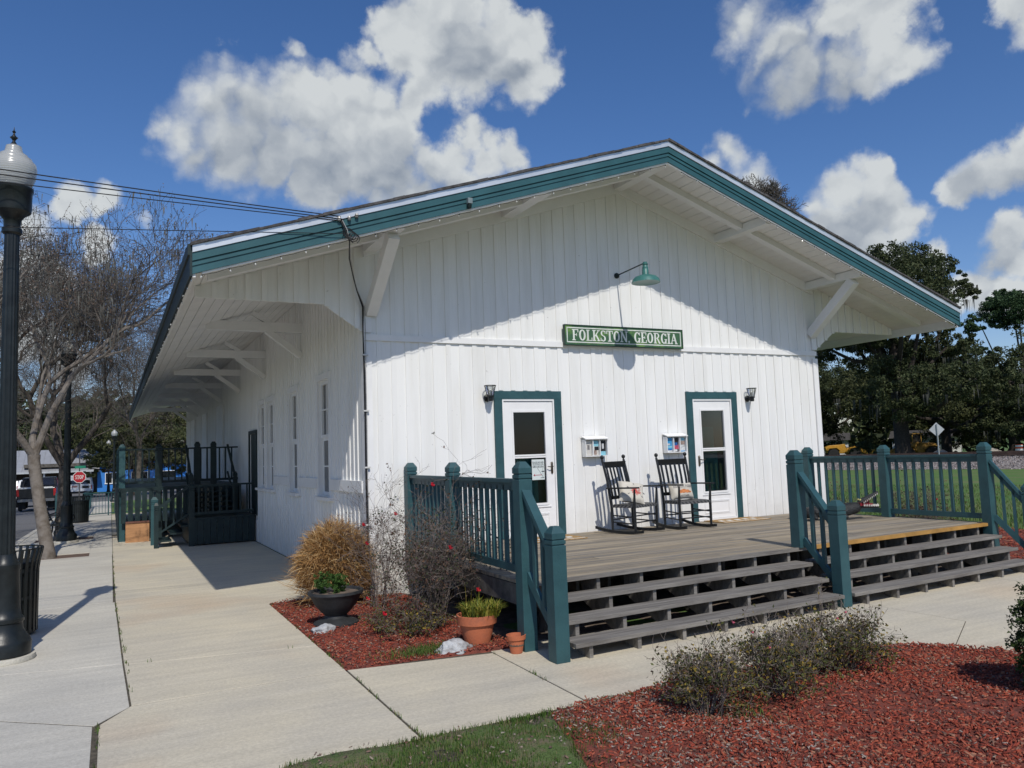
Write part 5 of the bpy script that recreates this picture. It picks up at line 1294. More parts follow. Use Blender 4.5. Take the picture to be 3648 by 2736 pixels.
pineleaf=palette_mat('pine_needles',[(.045,.085,.035),(.056,.10,.042),(.036,.07,.03),(.066,.115,.048)],.7,.12)
gB='tall evergreen trees beyond the railway'
def rb(rnd,n,R_,zl,zh,r,vz=.7):
    o=[]
    for i in range(n):
        a=rnd.uniform(0,6.283); d=R_*math.sqrt(rnd.random()); z=rnd.uniform(zl,zh); k=r*rnd.uniform(.7,1.3); o.append((math.cos(a)*d,math.sin(a)*d,z,k,k,k*vz))
    return o
_r=random.Random(5)
# right-hand side, beyond the railway (about 90 to 120 m away)
evergreen('live_oak','tall dark oak hung with grey moss, its top showing above the right roof slope',(66,41,-.4),22,rb(_r,12,8.5,7,18,3.6)+[(0,0,19.0,4.2,4.2,2.6),(3.2,-2,18.6,2.6,2.6,1.8),(-3,1,15,3.5,3.5,3)],oakleaf,110000,.30,3,.75,moss=150,group=gB)
evergreen('live_oak','broad dark oak filling the right edge of the photo behind the orange barrel',(80,29,-.4),16,rb(_r,20,11,3.5,12.5,4.4)+[(3,-3,14,5,5,2.6),(-5,4,9,4,4,3)],oakleaf,130000,.31,6,.8,moss=60,group=gB)
evergreen('live_oak','lower olive-tinted oak right behind the diamond sign',(86,50,-.4),12,rb(_r,16,9,2.8,9.5,3.6),oaklight,80000,.30,7,.6,moss=30,group=gB)
evergreen('live_oak','dark oak next to the depot wall, above the yellow loader',(84,68,-.4),14,rb(_r,18,10,3.2,11.5,3.9),oakleaf,100000,.30,8,.6,moss=90,group=gB)
evergreen('live_oak','farther dark oak seen through the gap left of the broad right-hand oak',(103,52,-.4),15,rb(_r,12,12,5,12,4.5),oakleaf,40000,.46,9,.7,group=gB)
evergreen('live_oak','farthest dark oak at the very right, behind the broad one',(108,24,-.4),15,rb(_r,12,12,5,12,4.8),oakleaf,36000,.46,19,.7,group=gB)
# pine with a flat rounded top
t=evergreen('pine_tree','single tall pine with a flat rounded crown at the right edge',(85.8,40.2,-.4),18.5,[(0,0,15.9,3.9,3.9,2.0),(-.6,.3,16.8,2.8,2.8,1.4),(3.4,-2.6,14.9,2.6,2.6,1.6),(-3.2,2.4,14.6,2.0,2.0,1.2),(4.8,-3.6,13.4,1.8,1.8,1.1),(-2.9,2.3,11.6,1.1,1.1,.6)],pineleaf,42000,.26,10,.38,bark=barkg)
# bare oak top above the roof
def bare_far(label,loc,h,seed,lo,twig):
    rnd=random.Random(seed); t=thing('bare_tree',label,'tree',loc,group='bare treetops above the roof'); B=Vector(loc)
    MB().tube([B,B+Vector((0,0,h*.6)),B+Vector((.3,0,h*.8))],[.35,.25,.15],8).build('trunk',barkd,t,smooth=True)
    P=[]; spec=dict(depth=6,segs=3,wobble=[.2,.22,.25],up=[.0,.0,.01],taper=.75,kids=[(4,5),4,4,4],angle=(22,50),shrink=(.6,.8),tips=1)
    for k in range(5):
        a=2*math.pi*k/5; grow(P,B+Vector((.1,0,h*.72)),(math.cos(a),math.sin(a),.9),h*.115,.10,0,spec,rnd)
    paths_mesh([(a,[max(r,.016) for r in b],c) for a,b,c in P],(5,4,4,3,3,3)).build('branches',twig,t); return t
bare_far('wispy bare treetop showing above the right roof slope',(42.3,38.2,-.3),25.2,4,.8,twigm)

# left side, far down the street
gA='evergreen trees at the far end of the street'
def LB(n,R_,zl,zh,r,s): return rb(random.Random(s),n,R_,zl,zh,r)
evergreen('live_oak','dark evergreen behind the metal-roofed shed, farthest left',(-20,100,-.85),14,LB(12,8,4,11,4,1),oakleaf,30000,.45,31,.6,group=gA)
evergreen('live_oak','dark evergreen behind the ridge of the metal-roofed shed',(-9,104,-.85),13,LB(12,8,4,10.5,4,2),oakleaf,30000,.45,32,.6,group=gA)
evergreen('live_oak','olive oak over the blue building',(1.5,90,-.85),11,LB(14,7.5,3.5,8.6,3.2,3),oaklight,40000,.36,33,.6,group=gA)
evergreen('live_oak','taller dark oak behind the blue building, beneath the far eave',(9,108,-.85),14,LB(12,9,4,11,4.2,4),oakleaf,30000,.45,34,.6,group=gA)
evergreen('cedar_bush','low spreading olive oak in front of the blue building, behind the far street lamps',(-1.0,70,-.85),6,[(0,0,4.2,3,3,2.0),(-2.2,-1,3.4,2.0,2.0,1.4),(2.6,0,4.2,2.6,2.6,1.9),(-3.6,-1.4,2.6,1.2,1.2,.8),(.5,0,5.4,2.2,2.2,1.3),(4.5,0,3.4,2.2,2,1.7)],oaklight,30000,.24,35,.3,group=gA)
# a distant wood closing the view
def woodline(label,pts,h,n,size,mat):
    cs=[]
    for (x0,y0),(x1,y1) in zip(pts[:-1],pts[1:]):
        k=n//(len(pts)-1); s=rng.random(k); nc=60; c=rng.random((nc,3)); idx=rng.integers(0,nc,k)
        px=x0+(x1-x0)*c[idx,0]+rng.normal(0,2.6,k); py=y0+(y1-y0)*c[idx,0]+rng.normal(0,2.6,k); pz=h*(.1+.75*c[idx,1])+rng.normal(0,h*.09,k)
        cs.append(np.stack([px,py,np.clip(pz,-.5,None)],1))
    C_=np.concatenate(cs); o=tri_cloud('far_wood',leafcloud(C_,size,.7,tri=True),mat,None,3); stuff(o,label,'wood')
woodline('dark band of woods far beyond the railway on the right',[(150,-25),(140,30),(112,75),(75,105),(40,130)],13,44000,1.5,oakleaf)
woodline('dark band of woods at the end of the street on the left',[(-75,95),(-45,120),(-12,132),(25,125),(45,125)],14,34000,1.4,oakleaf)

# ---- shrubs
def shrub(name,label,loc,n_st,h,spread,seed,stem,leafmat,leaf_n,leaf_size,group=None,flowers=None,depth=3,r0=.006,cat='shrub',zlow=0.0,leafup=1.0,extra=None):
    rnd=random.Random(seed); t=thing(name,label,cat,loc,group=group); B=Vector(loc); P=[]
    spec=dict(depth=depth,segs=3,wobble=[.14,.2,.25,.3],up=[.05,.04,.03,.02],taper=.6,kids=[(3,4),(3,4),(2,3)],angle=(18,48),shrink=(.5,.78),tips=1)
    for k in range(n_st):
        a=rnd.uniform(0,6.283); rr_=spread*.28*math.sqrt(rnd.random()); tl=rnd.uniform(.05,1)**.8*math.atan2(spread,h)*1.05
        grow(P,B+Vector((math.cos(a)*rr_,math.sin(a)*rr_,0)),(math.cos(a)*math.sin(tl),math.sin(a)*math.sin(tl),math.cos(tl)),h*rnd.uniform(.35,.62),r0*rnd.uniform(.7,1.2),0,spec,rnd)
    paths_mesh([(a,[max(r,.0013) for r in b],c) for a,b,c in P],(5,4,3,3,3)).build('stems',stem,t)
    pp=np.array([p[0][rnd.randint(1,len(p[0])-1)] for p in P if p[2]>=1]); 
    if leaf_n:
        idx=rng.integers(0,len(pp),leaf_n); C_=pp[idx]+rng.normal(0,.022,(leaf_n,3)); keep=rng.random(leaf_n)<np.clip(1.15-(C_[:,2]-B.z)/h*leafup,.12,1)
        tri_cloud('leaves',leafcloud(C_[keep],leaf_size,.6),leafmat,t,4)
    if flowers:
        fm,cnt,sz,flist=flowers
        pts_=[Vector(f) for f in flist] if flist else [Vector(pp[rng.integers(0,len(pp))]) for _ in range(cnt)]
        for q in pts_:
            m=MB()
            for j in range(9):
                a=2*math.pi*j/9*1.0+rnd.random()*.4; tl=.5 if j%2 else 1.0; rr_=sz*(.6+.4*(j%2))
                d=Vector((math.cos(a)*math.sin(tl),math.sin(a)*math.sin(tl),math.cos(tl))); s=d.orthogonal().normalized()*rr_*.45
                m.add([q,q+d*rr_*.6+s,q+d*rr_,q+d*rr_*.6-s],[(0,1,2,3)])
            m.lathe([(sz*.1,-sz*.2),(sz*.32,sz*.05),(sz*.30,sz*.35),(sz*.1,sz*.45)],q,7)
            m.build('flower',fm,t)
    return t
roseleaf=palette_mat('dry_rose_leaves',[(.085,.045,.035),(.055,.07,.03),(.04,.048,.025),(.10,.065,.045),(.032,.036,.022),(.13,.075,.045),(.05,.04,.032)],.8,.1)
redfl=pm('rose_red',(.55,.015,.035),.5,.2,20); pinkfl=pm('rose_pink',(.62,.14,.20),.5,.2,20)
twr=pm('rose_stems',(.19,.155,.135),.85,.35,12)
bushleaf=palette_mat('bush_leaves',[(.075,.085,.025),(.05,.06,.022),(.13,.11,.03),(.04,.05,.02),(.22,.16,.03),(.09,.08,.028),(.06,.07,.025),(.30,.21,.04),(.09,.055,.035),(.10,.115,.035)],.8,.15)
gR='low half-bare rose bushes in the foreground bed'
pk=(pinkfl,2,.022,None)
stemb=pm('bush_stems',(.20,.165,.14),.85,.35,14)
shrub('rose_bush','half-bare bush with grey twigs, leftmost in the foreground bed',(.62,-5.86,0),34,.47,.38,51,stemb,bushleaf,6000,.026,gR,None,3,.0045)
shrub('rose_bush','yellow-leaved bush with three pink blooms, middle of the foreground bed',(1.32,-5.82,0),40,.53,.42,52,stemb,bushleaf,8000,.026,gR,(pinkfl,0,.024,[(1.02,-5.72,.545),(1.14,-5.78,.47),(1.18,-5.9,.38)]),3,.0045)
shrub('rose_bush','dense yellowing bush with two pink blooms, rightmost in the foreground bed',(2.16,-5.62,0),40,.50,.46,53,stemb,bushleaf,9000,.027,gR,(pinkfl,0,.024,[(2.02,-5.78,.46),(2.14,-5.76,.49)]),3,.0045)
# big straggly rose bush left of the porch
shrub('rose_bush','tall straggly dark rose bush with red blooms in front of the left porch railing',(.06,-2.2,0),24,1.38,.44,61,twr,roseleaf,6500,.030,None,(redfl,0,.046,[(-.02,-2.45,1.52),(.10,-2.6,.87),(.52,-2.5,1.05),(-.6,-2.55,.28),(.38,-2.65,.42)]),4,.008,leafup=.7)
shrub('rose_bush','thin bare rose bush with red blooms against the sunlit depot corner',(-.10,-.75,0),9,1.30,.45,62,twr,roseleaf,700,.030,None,(redfl,0,.046,[(-.30,-.85,1.02),(-.28,-.9,.80),(.12,-.8,1.12),(-.40,-1.3,.22)]),4,.007,leafup=.7)
shrub('creeping_shrub','low leafy growth spreading over the mulch under the rose bushes',(-.25,-2.35,0),26,.42,.80,63,twr,bushleaf,3400,.028,None,None,3,.005)
shrub('rose_bush','reddish-brown rose bush seen through the right porch railing',(8.9,-1.5,0),26,1.0,.55,64,twr,roseleaf,3400,.035,None,(redfl,0,.04,[(8.75,-2.0,.85),(8.9,-1.6,.60)]),3,.007,leafup=.6)
shrub('rose_bush','brown rose bush at the far corner of the depot wall, behind the balusters',(9.0,.9,0),22,1.05,.6,65,twr,roseleaf,3000,.035,None,None,3,.007,leafup=.6)
# dry ornamental grass
def fountain_grass(label,loc,h,r,n,seed):
    """rounded mound of dead arching blades: tips fill the outer shell of the mound, culms rise from its middle"""
    t=thing('ornamental_grass',label,'ornamental grass',loc); B=np.array(loc,float)
    def strip(p,d,L_,w,dz,segs=4):
        m=len(p); rows_=[]; s=np.cross(d,rng.normal(size=(m,3))); s/=np.linalg.norm(s,axis=1)[:,None]
        for k in range(segs+1):
            ww=w*(1-.85*(k/segs)**1.6); rows_+=[p-s*ww[:,None],p+s*ww[:,None]]
            p=p+d*(L_/segs)[:,None]; d=d+rng.normal(0,.16,(m,3)); d[:,2]-=dz; d/=np.linalg.norm(d,axis=1)[:,None]
        return np.stack(rows_,1)
    m=int(n*.8); u=rng.normal(size=(m,3)); u[:,2]=np.where(u[:,2]<-.55,-u[:,2],u[:,2]); u/=np.linalg.norm(u,axis=1)[:,None]
    rad=rng.uniform(.55,.97,m)[:,None]; lump=1+.07*np.sin(5*u[:,:1]+3*u[:,1:2]+seed)+.05*np.sin(9*u[:,2:3])
    p=np.array([0,0,h*.50])+u*rad*lump*np.array([r,r,h*.52]); d=u*.55+rng.normal(0,.42,(m,3))+np.array([0,0,.15]); d/=np.linalg.norm(d,axis=1)[:,None]
    A_=strip(p,d,rng.uniform(.10,.26,m),rng.uniform(.003,.0065,m),.20)
    q=n-m; a=rng.uniform(0,6.283,q); th=np.abs(rng.normal(0,.5,q)); p=np.stack([np.cos(a)*r*.3*rng.random(q),np.sin(a)*r*.3*rng.random(q),np.zeros(q)],1)
    d=np.stack([np.cos(a)*np.sin(th),np.sin(a)*np.sin(th),np.cos(th)],1); C_=strip(p,d,rng.uniform(.5,.95,q)*h,rng.uniform(.003,.006,q),.10)
    Vv=np.concatenate([A_,C_]).reshape(-1,3); Vv[:,2]=np.maximum(Vv[:,2],.015)
    segs=4; mm=2*(segs+1); f=np.array([[2*k,2*k+1,2*k+3,2*k+2] for k in range(segs)]); F_=(np.arange(n)[:,None,None]*mm+f[None]).reshape(-1,4)
    me=bpy.data.meshes.new('blades'); me.vertices.add(len(Vv)); me.vertices.foreach_set('co',Vv.astype(np.float32).ravel()); me.loops.add(F_.size); me.loops.foreach_set('vertex_index',F_.astype(np.int32).ravel())
    me.polygons.add(len(F_)); me.polygons.foreach_set('loop_start',np.arange(0,F_.size,4,dtype=np.int32)); me.materials.append(palette_mat('dry_grass_blades',[(.40,.225,.085),(.47,.29,.12),(.30,.16,.06),(.52,.34,.16),(.41,.24,.09),(.20,.11,.045),(.58,.42,.22),(.44,.26,.10)],.75,.2)); me.update(calc_edges=True)
    o=bpy.data.objects.new('blades',me); COL.objects.link(o); o.parent=t
    return t
fountain_grass('rounded clump of dry straw-coloured grass at the depot corner',(-.47,-.10,0),.93,.45,12000,1)
# clipped hedge ball at right edge
evergreen('clipped_shrub','clipped dark green shrub cut off by the right edge of the photo',(2.93,-6.92,0),.85,[(0,0,.42,.30,.30,.40),(0,0,.2,.27,.27,.2),(0,0,.62,.24,.24,.22)],palette_mat('hedge_leaves',[(.03,.055,.015),(.045,.075,.02),(.06,.09,.025),(.025,.04,.012)],.6,.1),26000,.032,71,.02,limbs=False,cat='shrub')

# ---------------------------------------------------------------- pots, rocks
terra=pm('terracotta',(.46,.14,.065),.85,.16,7,.15,50,col2=(.34,.12,.07),thr=(.5,.75))
def pot(name,label,c,prof,mat,soil_r,soil_z,cat='pot',n=28,group=None):
    t=thing(name,label,cat,c,group=group); m=MB(); m.lathe(prof,c,n); m.build('pot_body',mat,t,smooth=True)
    m=MB(); m.lathe([(soil_r,soil_z-.02),(soil_r,soil_z),(soil_r*.5,soil_z+.008),(.001,soil_z+.01)],c,16); m.build('soil',dirt,t,smooth=True); return t
pot('clay_pot','small empty terracotta pot beside the short post of the steps',(.315,-3.60,0),[(.045,0),(.055,.002),(.075,.115),(.076,.125),(.088,.127),(.092,.165),(.082,.166),(.072,.10),(.05,.02)],terra,.07,.09,group='terracotta pots')
bp_=pot('clay_pot','large terracotta pot with yellow-green succulent left of the steps',(.13,-3.14,0),[(.10,0),(.115,.003),(.165,.20),(.167,.215),(.19,.218),(.198,.30),(.180,.302),(.17,.25),(.12,.05)],terra,.172,.27,group='terracotta pots')
ur=pm('dark_urn',(.030,.032,.034),.65,.2,8,.15,40)
pot('planter_urn','dark grey footed urn planter with small green leaves, in the corner bed',(-.80,-1.42,0),[(.22,0),(.245,.01),(.245,.05),(.20,.075),(.13,.10),(.12,.13),(.165,.17),(.225,.24),(.262,.31),(.285,.345),(.305,.365),(.300,.392),(.27,.39),(.255,.35)],ur,.262,.362,'planter')
def tuft(label,cat,name,c,n,r,h,w,mat,lean=.9):
    t=thing(name,label,cat,c); a=rng.uniform(0,6.283,n); rr_=r*np.sqrt(rng.random(n))*.6
    P=np.stack([c[0]+np.cos(a)*rr_,c[1]+np.sin(a)*rr_,np.full(n,c[2])+rng.uniform(0,.03,n)],1)
    blades('leaves',None,None,P,h*.6,h,w,mat,lean,parent=t); return t
succ=palette_mat('succulent_leaves',[(.22,.24,.03),(.16,.20,.03),(.28,.28,.04),(.12,.15,.03),(.10,.13,.02),(.24,.20,.04)],.5,.1)
tuft('yellow-green spiky succulent growing in the large clay pot','plant','succulent_plant',(.18,-3.14,.27),900,.30,.15,.014,succ,1.25)
tuft('small yellow-flowered stems rising from the large clay pot','plant','flowering_stems',(.12,-3.1,.27),10,.12,.34,.004,succ,.5)
evergreen('leafy_plant','dark green leafy plant in the footed urn',(-.86,-1.42,.37),.15,[(0,0,.10,.17,.15,.13),(-.07,.02,.14,.11,.11,.11),(.10,0,.07,.10,.10,.09)],palette_mat('urn_leaves',[(.045,.10,.02),(.07,.14,.03),(.035,.07,.018),(.09,.16,.04)],.6,.15),5000,.026,81,0,limbs=False,cat='plant')
rockm=pm('white_rock',(.46,.47,.47),.9,.15,9,.8,30,col2=(.26,.26,.26),thr=(.45,.62))
def rock(label,c,r,sq,seed):
    rnd=random.Random(seed); bm=bmesh.new(); bmesh.ops.create_icosphere(bm,subdivisions=4,radius=1)
    from mathutils import noise
    for v in bm.verts:
        n=noise.noise(v.co*1.6+Vector((seed,0,0)))*.32+noise.noise(v.co*4+Vector((0,seed,0)))*.16+noise.noise(v.co*10)*.06; v.co*=1+n
        v.co.x*=r*sq[0];v.co.y*=r*sq[1];v.co.z=max(-.25,v.co.z)*r*sq[2]
    me=bpy.data.meshes.new('rock'); bm.to_mesh(me); bm.free(); me.materials.append(rockm); me.shade_smooth()
    o=bpy.data.objects.new('garden_rock',me); COL.objects.link(o); o.location=c; tag(o,label,'rock','white rocks in the corner bed'); return o
rock('white rock at the left edge of the corner bed, before the urn',(-.99,-1.66,.01),.13,(1.05,.8,.55),3)
rock('larger white rock at the front of the corner bed, beside the clay pots',(-.15,-3.23,.015),.15,(1.1,.8,.62),8)
# ---------------------------------------------------------------- street lamps
def lamp_post():
    t=thing('street_lamp','x','street lamp',(0,0,0),group='black acorn street lamps')
    m=MB(); m.lathe([(.27,0),(.275,.01),(.27,.05)],(0,0,0),28); m.build('footing',concG,t,smooth=True,local=True)
    m=MB(); m.lathe([(.22,.05),(.235,.06),(.238,.17),(.225,.20),(.195,.235),(.165,.30),(.16,.36),(.172,.37),(.172,.40),(.150,.42),(.135,.50),(.125,.85),(.130,.87),(.130,.92),(.105,.95),(.092,1.02)],(0,0,0),24)
    m.build('base',blackm,t,smooth=True,local=True)
    m=MB(); n=32; v=[];f=[]; H=[(1.0,.084),(2.5,.076),(4.25,.067)]
    for z,r in H:
        for k in range(n):
            a=2*math.pi*k/n; rr=r*(1 if k%2 else .93); v.append((math.cos(a)*rr,math.sin(a)*rr,z))
    for i in range(len(H)-1):
        for k in range(n): f.append((i*n+k,i*n+(k+1)%n,(i+1)*n+(k+1)%n,(i+1)*n+k))
    m.add(v,f); m.build('shaft',blackm,t,local=True)
    m=MB(); m.lathe([(.067,4.22),(.09,4.24),(.092,4.28),(.075,4.30),(.078,4.37),(.11,4.42),(.165,4.46),(.172,4.50),(.172,4.66),(.185,4.68),(.185,4.71),(.13,4.72)],(0,0,0),24); m.build('collar',blackm,t,smooth=True,local=True)
    m=MB(); m.lathe([(.15,4.71),(.165,4.73),(.20,4.82),(.212,4.91),(.200,4.97),(.168,5.005),(.165,5.02),(.13,5.045),(.125,5.06),(.085,5.085),(.075,5.12),(.07,5.15),(.03,5.17)],(0,0,0),30)
    gm=bpy.data.materials.get('acorn_globe') or bpy.data.materials.new('acorn_globe'); gm.use_nodes=True; b=gm.node_tree.nodes['Principled BSDF']
    b.inputs['Base Color'].default_value=(.55,.56,.54,1); b.inputs['Roughness'].default_value=.22; b.inputs['Transmission Weight'].default_value=.35; b.inputs['Specular IOR Level'].default_value=.7
    nt=gm.node_tree
    if not nt.nodes.get('w'):
        w=nt.nodes.new('ShaderNodeTexWave'); w.name='w'; w.bands_direction='Z'; w.inputs['Scale'].default_value=14; tc=nt.nodes.new('ShaderNodeTexCoord'); nt.links.new(tc.outputs['Object'],w.inputs[0]); bp=nt.nodes.new('ShaderNodeBump'); bp.inputs['Strength'].default_value=.12; bp.inputs['Distance'].default_value=.02
        nt.links.new(w.outputs[0],bp.inputs['Height']); nt.links.new(bp.outputs[0],b.inputs['Normal'])
    m.build('globe',gm,t,smooth=True,local=True)
    m=MB(); m.lathe([(.03,5.165),(.034,5.17),(.02,5.19),(.012,5.21),(.028,5.235),(.028,5.25),(.012,5.27),(.008,5.29),(.018,5.305),(.006,5.32),(.001,5.36)],(0,0,0),12)
    m.box(-.035,.035,-.006,.006,5.236,5.25).box(-.006,.006,-.035,.035,5.236,5.25); m.build('finial',blackm,t,smooth=True,local=True)
    return t
l1=lamp_post(); l1.location=(-3.945,-.98,0); l1['label']='tall black street lamp with frosted acorn globe at the left edge, nearest the camera'
for x,y,lab in ((-4.0,12.45,'black street lamp rising against the dark-barked tree and the bench'),(-2.81,52.8,'small distant street lamp, the taller and nearer of the far pair'),(-3.2,72.8,'smallest distant street lamp, just left of the other far one')):
    o=copy_tree(l1); o.location=(x,y,gz(x,y)); o['label']=lab
# ---------------------------------------------------------------- litter bins
def bin_():
    t=thing('litter_bin','x','litter bin',(0,0,0),group='black slatted litter bins')
    m=MB(); n=30
    m.lathe([(.29,.02),(.29,.80),(.275,.81)],(0,0,0),24); m.build('liner',pm('bin_liner',(.012,.016,.016),.6,.2,8),t,smooth=True,local=True)
    m=MB()
    for k in range(n):
        a=2*math.pi*k/n; c,s=math.cos(a),math.sin(a)
        P=[(.315,.04),(.318,.45),(.322,.72),(.335,.82),(.355,.90),(.365,.955)]
        for (r0,z0),(r1,z1) in zip(P[:-1],P[1:]): m.beam((c*r0,s*r0,z0),(c*r1,s*r1,z1),.034,.007,(c,s,0))
    m.build('slats',blackm,t,local=True)
    m=MB()
    for r,z,w in ((.310,.05,.03),(.312,.72,.04),(.363,.955,.014),(.308,.42,.03)):
        m=MB()
        for k in range(28):
            a=2*math.pi*k/28;b=2*math.pi*(k+1)/28; m.beam((math.cos(a)*r,math.sin(a)*r,z),(math.cos(b)*r,math.sin(b)*r,z),.008,w)
        m.build('ring',blackm,t,local=True)
    m=MB(); m.lathe([(.25,.93),(.30,.935),(.30,.925),(.24,.90)],(0,0,0),24); 
    return t
b1=bin_(); b1.location=(-4.07,.36,0); b1['label']='black slatted litter bin with flared rim, partly hidden behind the foreground lamp post'
o=copy_tree(b1); o.location=(-4.05,22.9,gz(0,22.9)); o['label']='small distant black litter bin right of the bench, before the teal fence'
# bench
t=thing('park_bench','black cast-iron park bench seen end-on under the dark-barked tree','bench',(-4.2,13.1,0))
for y in (12.75,14.1):
    m=MB(); C0=(-4.15,y)
    def q(x,z): return (x,y,z)
    m.tube([q(-4.45,.02),q(-4.40,.2),q(-4.38,.42),q(-4.48,.62),q(-4.56,.84)],.020,7)
    m.tube([q(-3.95,.02),q(-3.92,.22),q(-3.95,.42)],.020,7); m.tube([q(-4.40,.42),q(-3.93,.42)],.02,7)
    m.tube([q(-4.47,.62),q(-4.30,.68),q(-4.05,.66),q(-3.90,.58),q(-3.88,.50),q(-3.95,.44)],.018,7)
    a=[q(-4.16+.13*math.cos(w)*(1-w/16),.54+.11*math.sin(w)*(1-w/16)) for w in np.linspace(0,9,22)]; m.tube(a,.011,6)
    a=[q(-4.16+.15*math.cos(w)*(1-w/18),.22+.13*math.sin(w)*(1-w/18)) for w in np.linspace(0,9,22)]; m.tube(a,.012,6)
    m.build('end_frame',blackm,t,smooth=True)
m=MB()
for k in range(6): x=-3.95-.08*k; m.box(x-.03,x+.03,12.75,14.1,.44,.46)
m.build('seat',blackm,t)
m=MB()
for k in range(5): m.beam((-4.42-.028*k,12.75,.52+.075*k),(-4.42-.028*k,14.1,.52+.075*k),.012,.055,(-.35,0,1))
m.build('backrest',blackm,t)
# tree wells
for i,(x0,x1,y0,y1) in enumerate(((-4.75,-3.42,8.62,9.45),(-4.75,-3.42,13.05,14.0))):
    o=raw_mesh('tree_well_soil',[(x0,y0,-.018),(x1,y0,-.018),(x1,y1,-.018),(x0,y1,-.018)],[(0,1,2,3)],pm('tree_well_soil',(.15,.10,.075),.95,.3,8,.5,40)); struct(o)
# ---------------------------------------------------------------- side landing and loading platform
pf=thing('side_platform','shade-darkened green timber landing, steps and railed platform along the shaded side of the depot','platform',(-1.4,9,0))
g=tealdark  # the platform's shade is put into this darkened teal
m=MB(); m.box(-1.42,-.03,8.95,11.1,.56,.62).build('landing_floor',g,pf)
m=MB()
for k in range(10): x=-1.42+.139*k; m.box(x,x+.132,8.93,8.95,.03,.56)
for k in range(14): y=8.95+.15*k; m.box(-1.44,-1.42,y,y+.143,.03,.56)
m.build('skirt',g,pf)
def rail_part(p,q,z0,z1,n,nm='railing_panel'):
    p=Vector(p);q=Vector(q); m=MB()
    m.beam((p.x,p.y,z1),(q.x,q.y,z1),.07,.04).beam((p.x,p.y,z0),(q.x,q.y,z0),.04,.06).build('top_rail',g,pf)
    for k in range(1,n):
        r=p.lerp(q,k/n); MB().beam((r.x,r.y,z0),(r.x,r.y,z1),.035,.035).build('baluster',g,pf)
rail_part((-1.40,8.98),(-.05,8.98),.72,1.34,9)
rail_part((-1.40,8.98),(-1.40,9.8),.72,1.34,5)
newel(-1.40,8.98,0,1.40,.06).build('post',g,pf)
# upper platform
m=MB(); m.box(-2.85,-.03,11.3,27,1.22,1.30).build('platform_floor',g,pf)
m=MB()
for k in range(18): x=-2.80+.155*k; m.box(x,x+.11,11.28,11.30,.45,1.22)
m.build('lattice_skirt',g,pf)
m=MB()
for k in range(60): y=11.35+.26*k; m.box(-2.87,-2.85,y,y+.20,.05,1.2)
m.build('skirt',g,pf)
rail_part((-2.78,11.5),(-.06,11.5),1.42,2.24,18)
rail_part((-2.80,11.5),(-2.80,18),1.42,2.24,40)
for x,y,z in ((-2.78,11.5,2.38),(-1.05,11.5,2.40),(-.66,11.5,2.40),(-1.95,11.5,2.36),(-2.80,14.7,2.38),(-2.8,18,2.38)): newel(x,y,0,z,.07).build('post',teal if x<-2.7 else g,pf)  # outer posts keep plain teal, the rest the shade-darkened one
# steps from the landing up to the platform
m=MB()
for k in range(5): m.box(-1.30+.0*k,-.3,10.2+.22*k,10.45+.22*k,.62+.12*k,.66+.12*k)
m.box(-1.34,-1.30,10.1,11.4,.62,1.2).box(-.34,-.3,10.1,11.4,.62,1.2); m.build('steps',g,pf)
for x in (-1.32,-.32):
    MB().beam((x,10.05,1.50),(x,11.45,2.30),.05,.05).beam((x,10.05,.9),(x,11.45,1.6),.04,.05).build('stair_rail',g,pf)
    newel(x,10.05,.62,1.62,.05).build('post',g,pf)
# stairs going down to the left
m=MB()
for k in range(3): m.box(-2.05+.22*k,-1.80+.22*k,9.15,10.1,.12+.15*k,.16+.15*k)
m.build('steps',g,pf)
MB().beam((-1.44,9.1,1.34),(-2.10,9.1,.86),.06,.045,(0,1,0)).beam((-1.44,9.1,.72),(-2.10,9.1,.30),.04,.05,(0,1,0)).build('stair_rail',g,pf)
for k in range(3): x=-1.6-.16*k; MB().beam((x,9.1,.6-.11*k),(x,9.1,1.22-.115*k),.035,.035).build('baluster',g,pf)
newel(-2.12,9.95,0,1.10,.075).build('post',teal,pf); newel(-2.12,9.1,0,1.0,.045).build('post',g,pf)
pb=thing('plywood_panel','orange-tan plywood board leaning between two teal posts below the platform','board',(-2.45,11.1,0))
MB().box(-2.70,-2.18,11.05,11.08,0.0,.46).build('panel',pm('plywood',(.46,.24,.11),.75,.15,3,.1,20,stretch=(1,1,6)),pb)
MB().box(-2.70,-2.18,11.03,11.10,.46,.50).build('edge_strip',pm('plywood_edge',(.16,.07,.05),.8,.15,5),pb)

# ---------------------------------------------------------------- far left: fence, cabinet, signs
fn=thing('park_fence','low teal metal fence across the end of the pavement','fence',(-4.0,27.8,gz(0,27.8)))
def fence_run(p,q,n):
    p=Vector(p);q=Vector(q); h=.98; zp=gz(p.x,p.y);zq=gz(q.x,q.y)
    MB().beam((p.x,p.y,zp+h),(q.x,q.y,zq+h),.05,.05).beam((p.x,p.y,zp+.10),(q.x,q.y,zq+.10),.04,.04).build('rail',teal,fn)
    m=MB()
    for k in range(n+1):
        r=p.lerp(q,k/n); z=gz(r.x,r.y); m.beam((r.x,r.y,z+(.0 if k%8==0 else .1)),(r.x,r.y,z+h),.05 if k%8==0 else .02,.05 if k%8==0 else .02)
    m.build('pickets',teal,fn)
fence_run((-4.05,27.8),(-.5,30.2),30); fence_run((-4.05,27.8),(-4.05,44),60)
MB().box(-5.12,-4.86,28.6,28.9,gz(0,28.7),gz(0,28.7)+1.05).build('x',teal) 
o=bpy.data.objects['x']; o.name='utility_cabinet'; tag(o,'narrow teal utility cabinet at the kerb beside the parked dark pickup','cabinet')
st=thing('stop_sign','red octagonal stop sign on a dark pole in front of the white van','sign',(-4.88,49.8,gz(0,49.8)))
sx_,sy_,sz_=-4.88,49.8,1.22
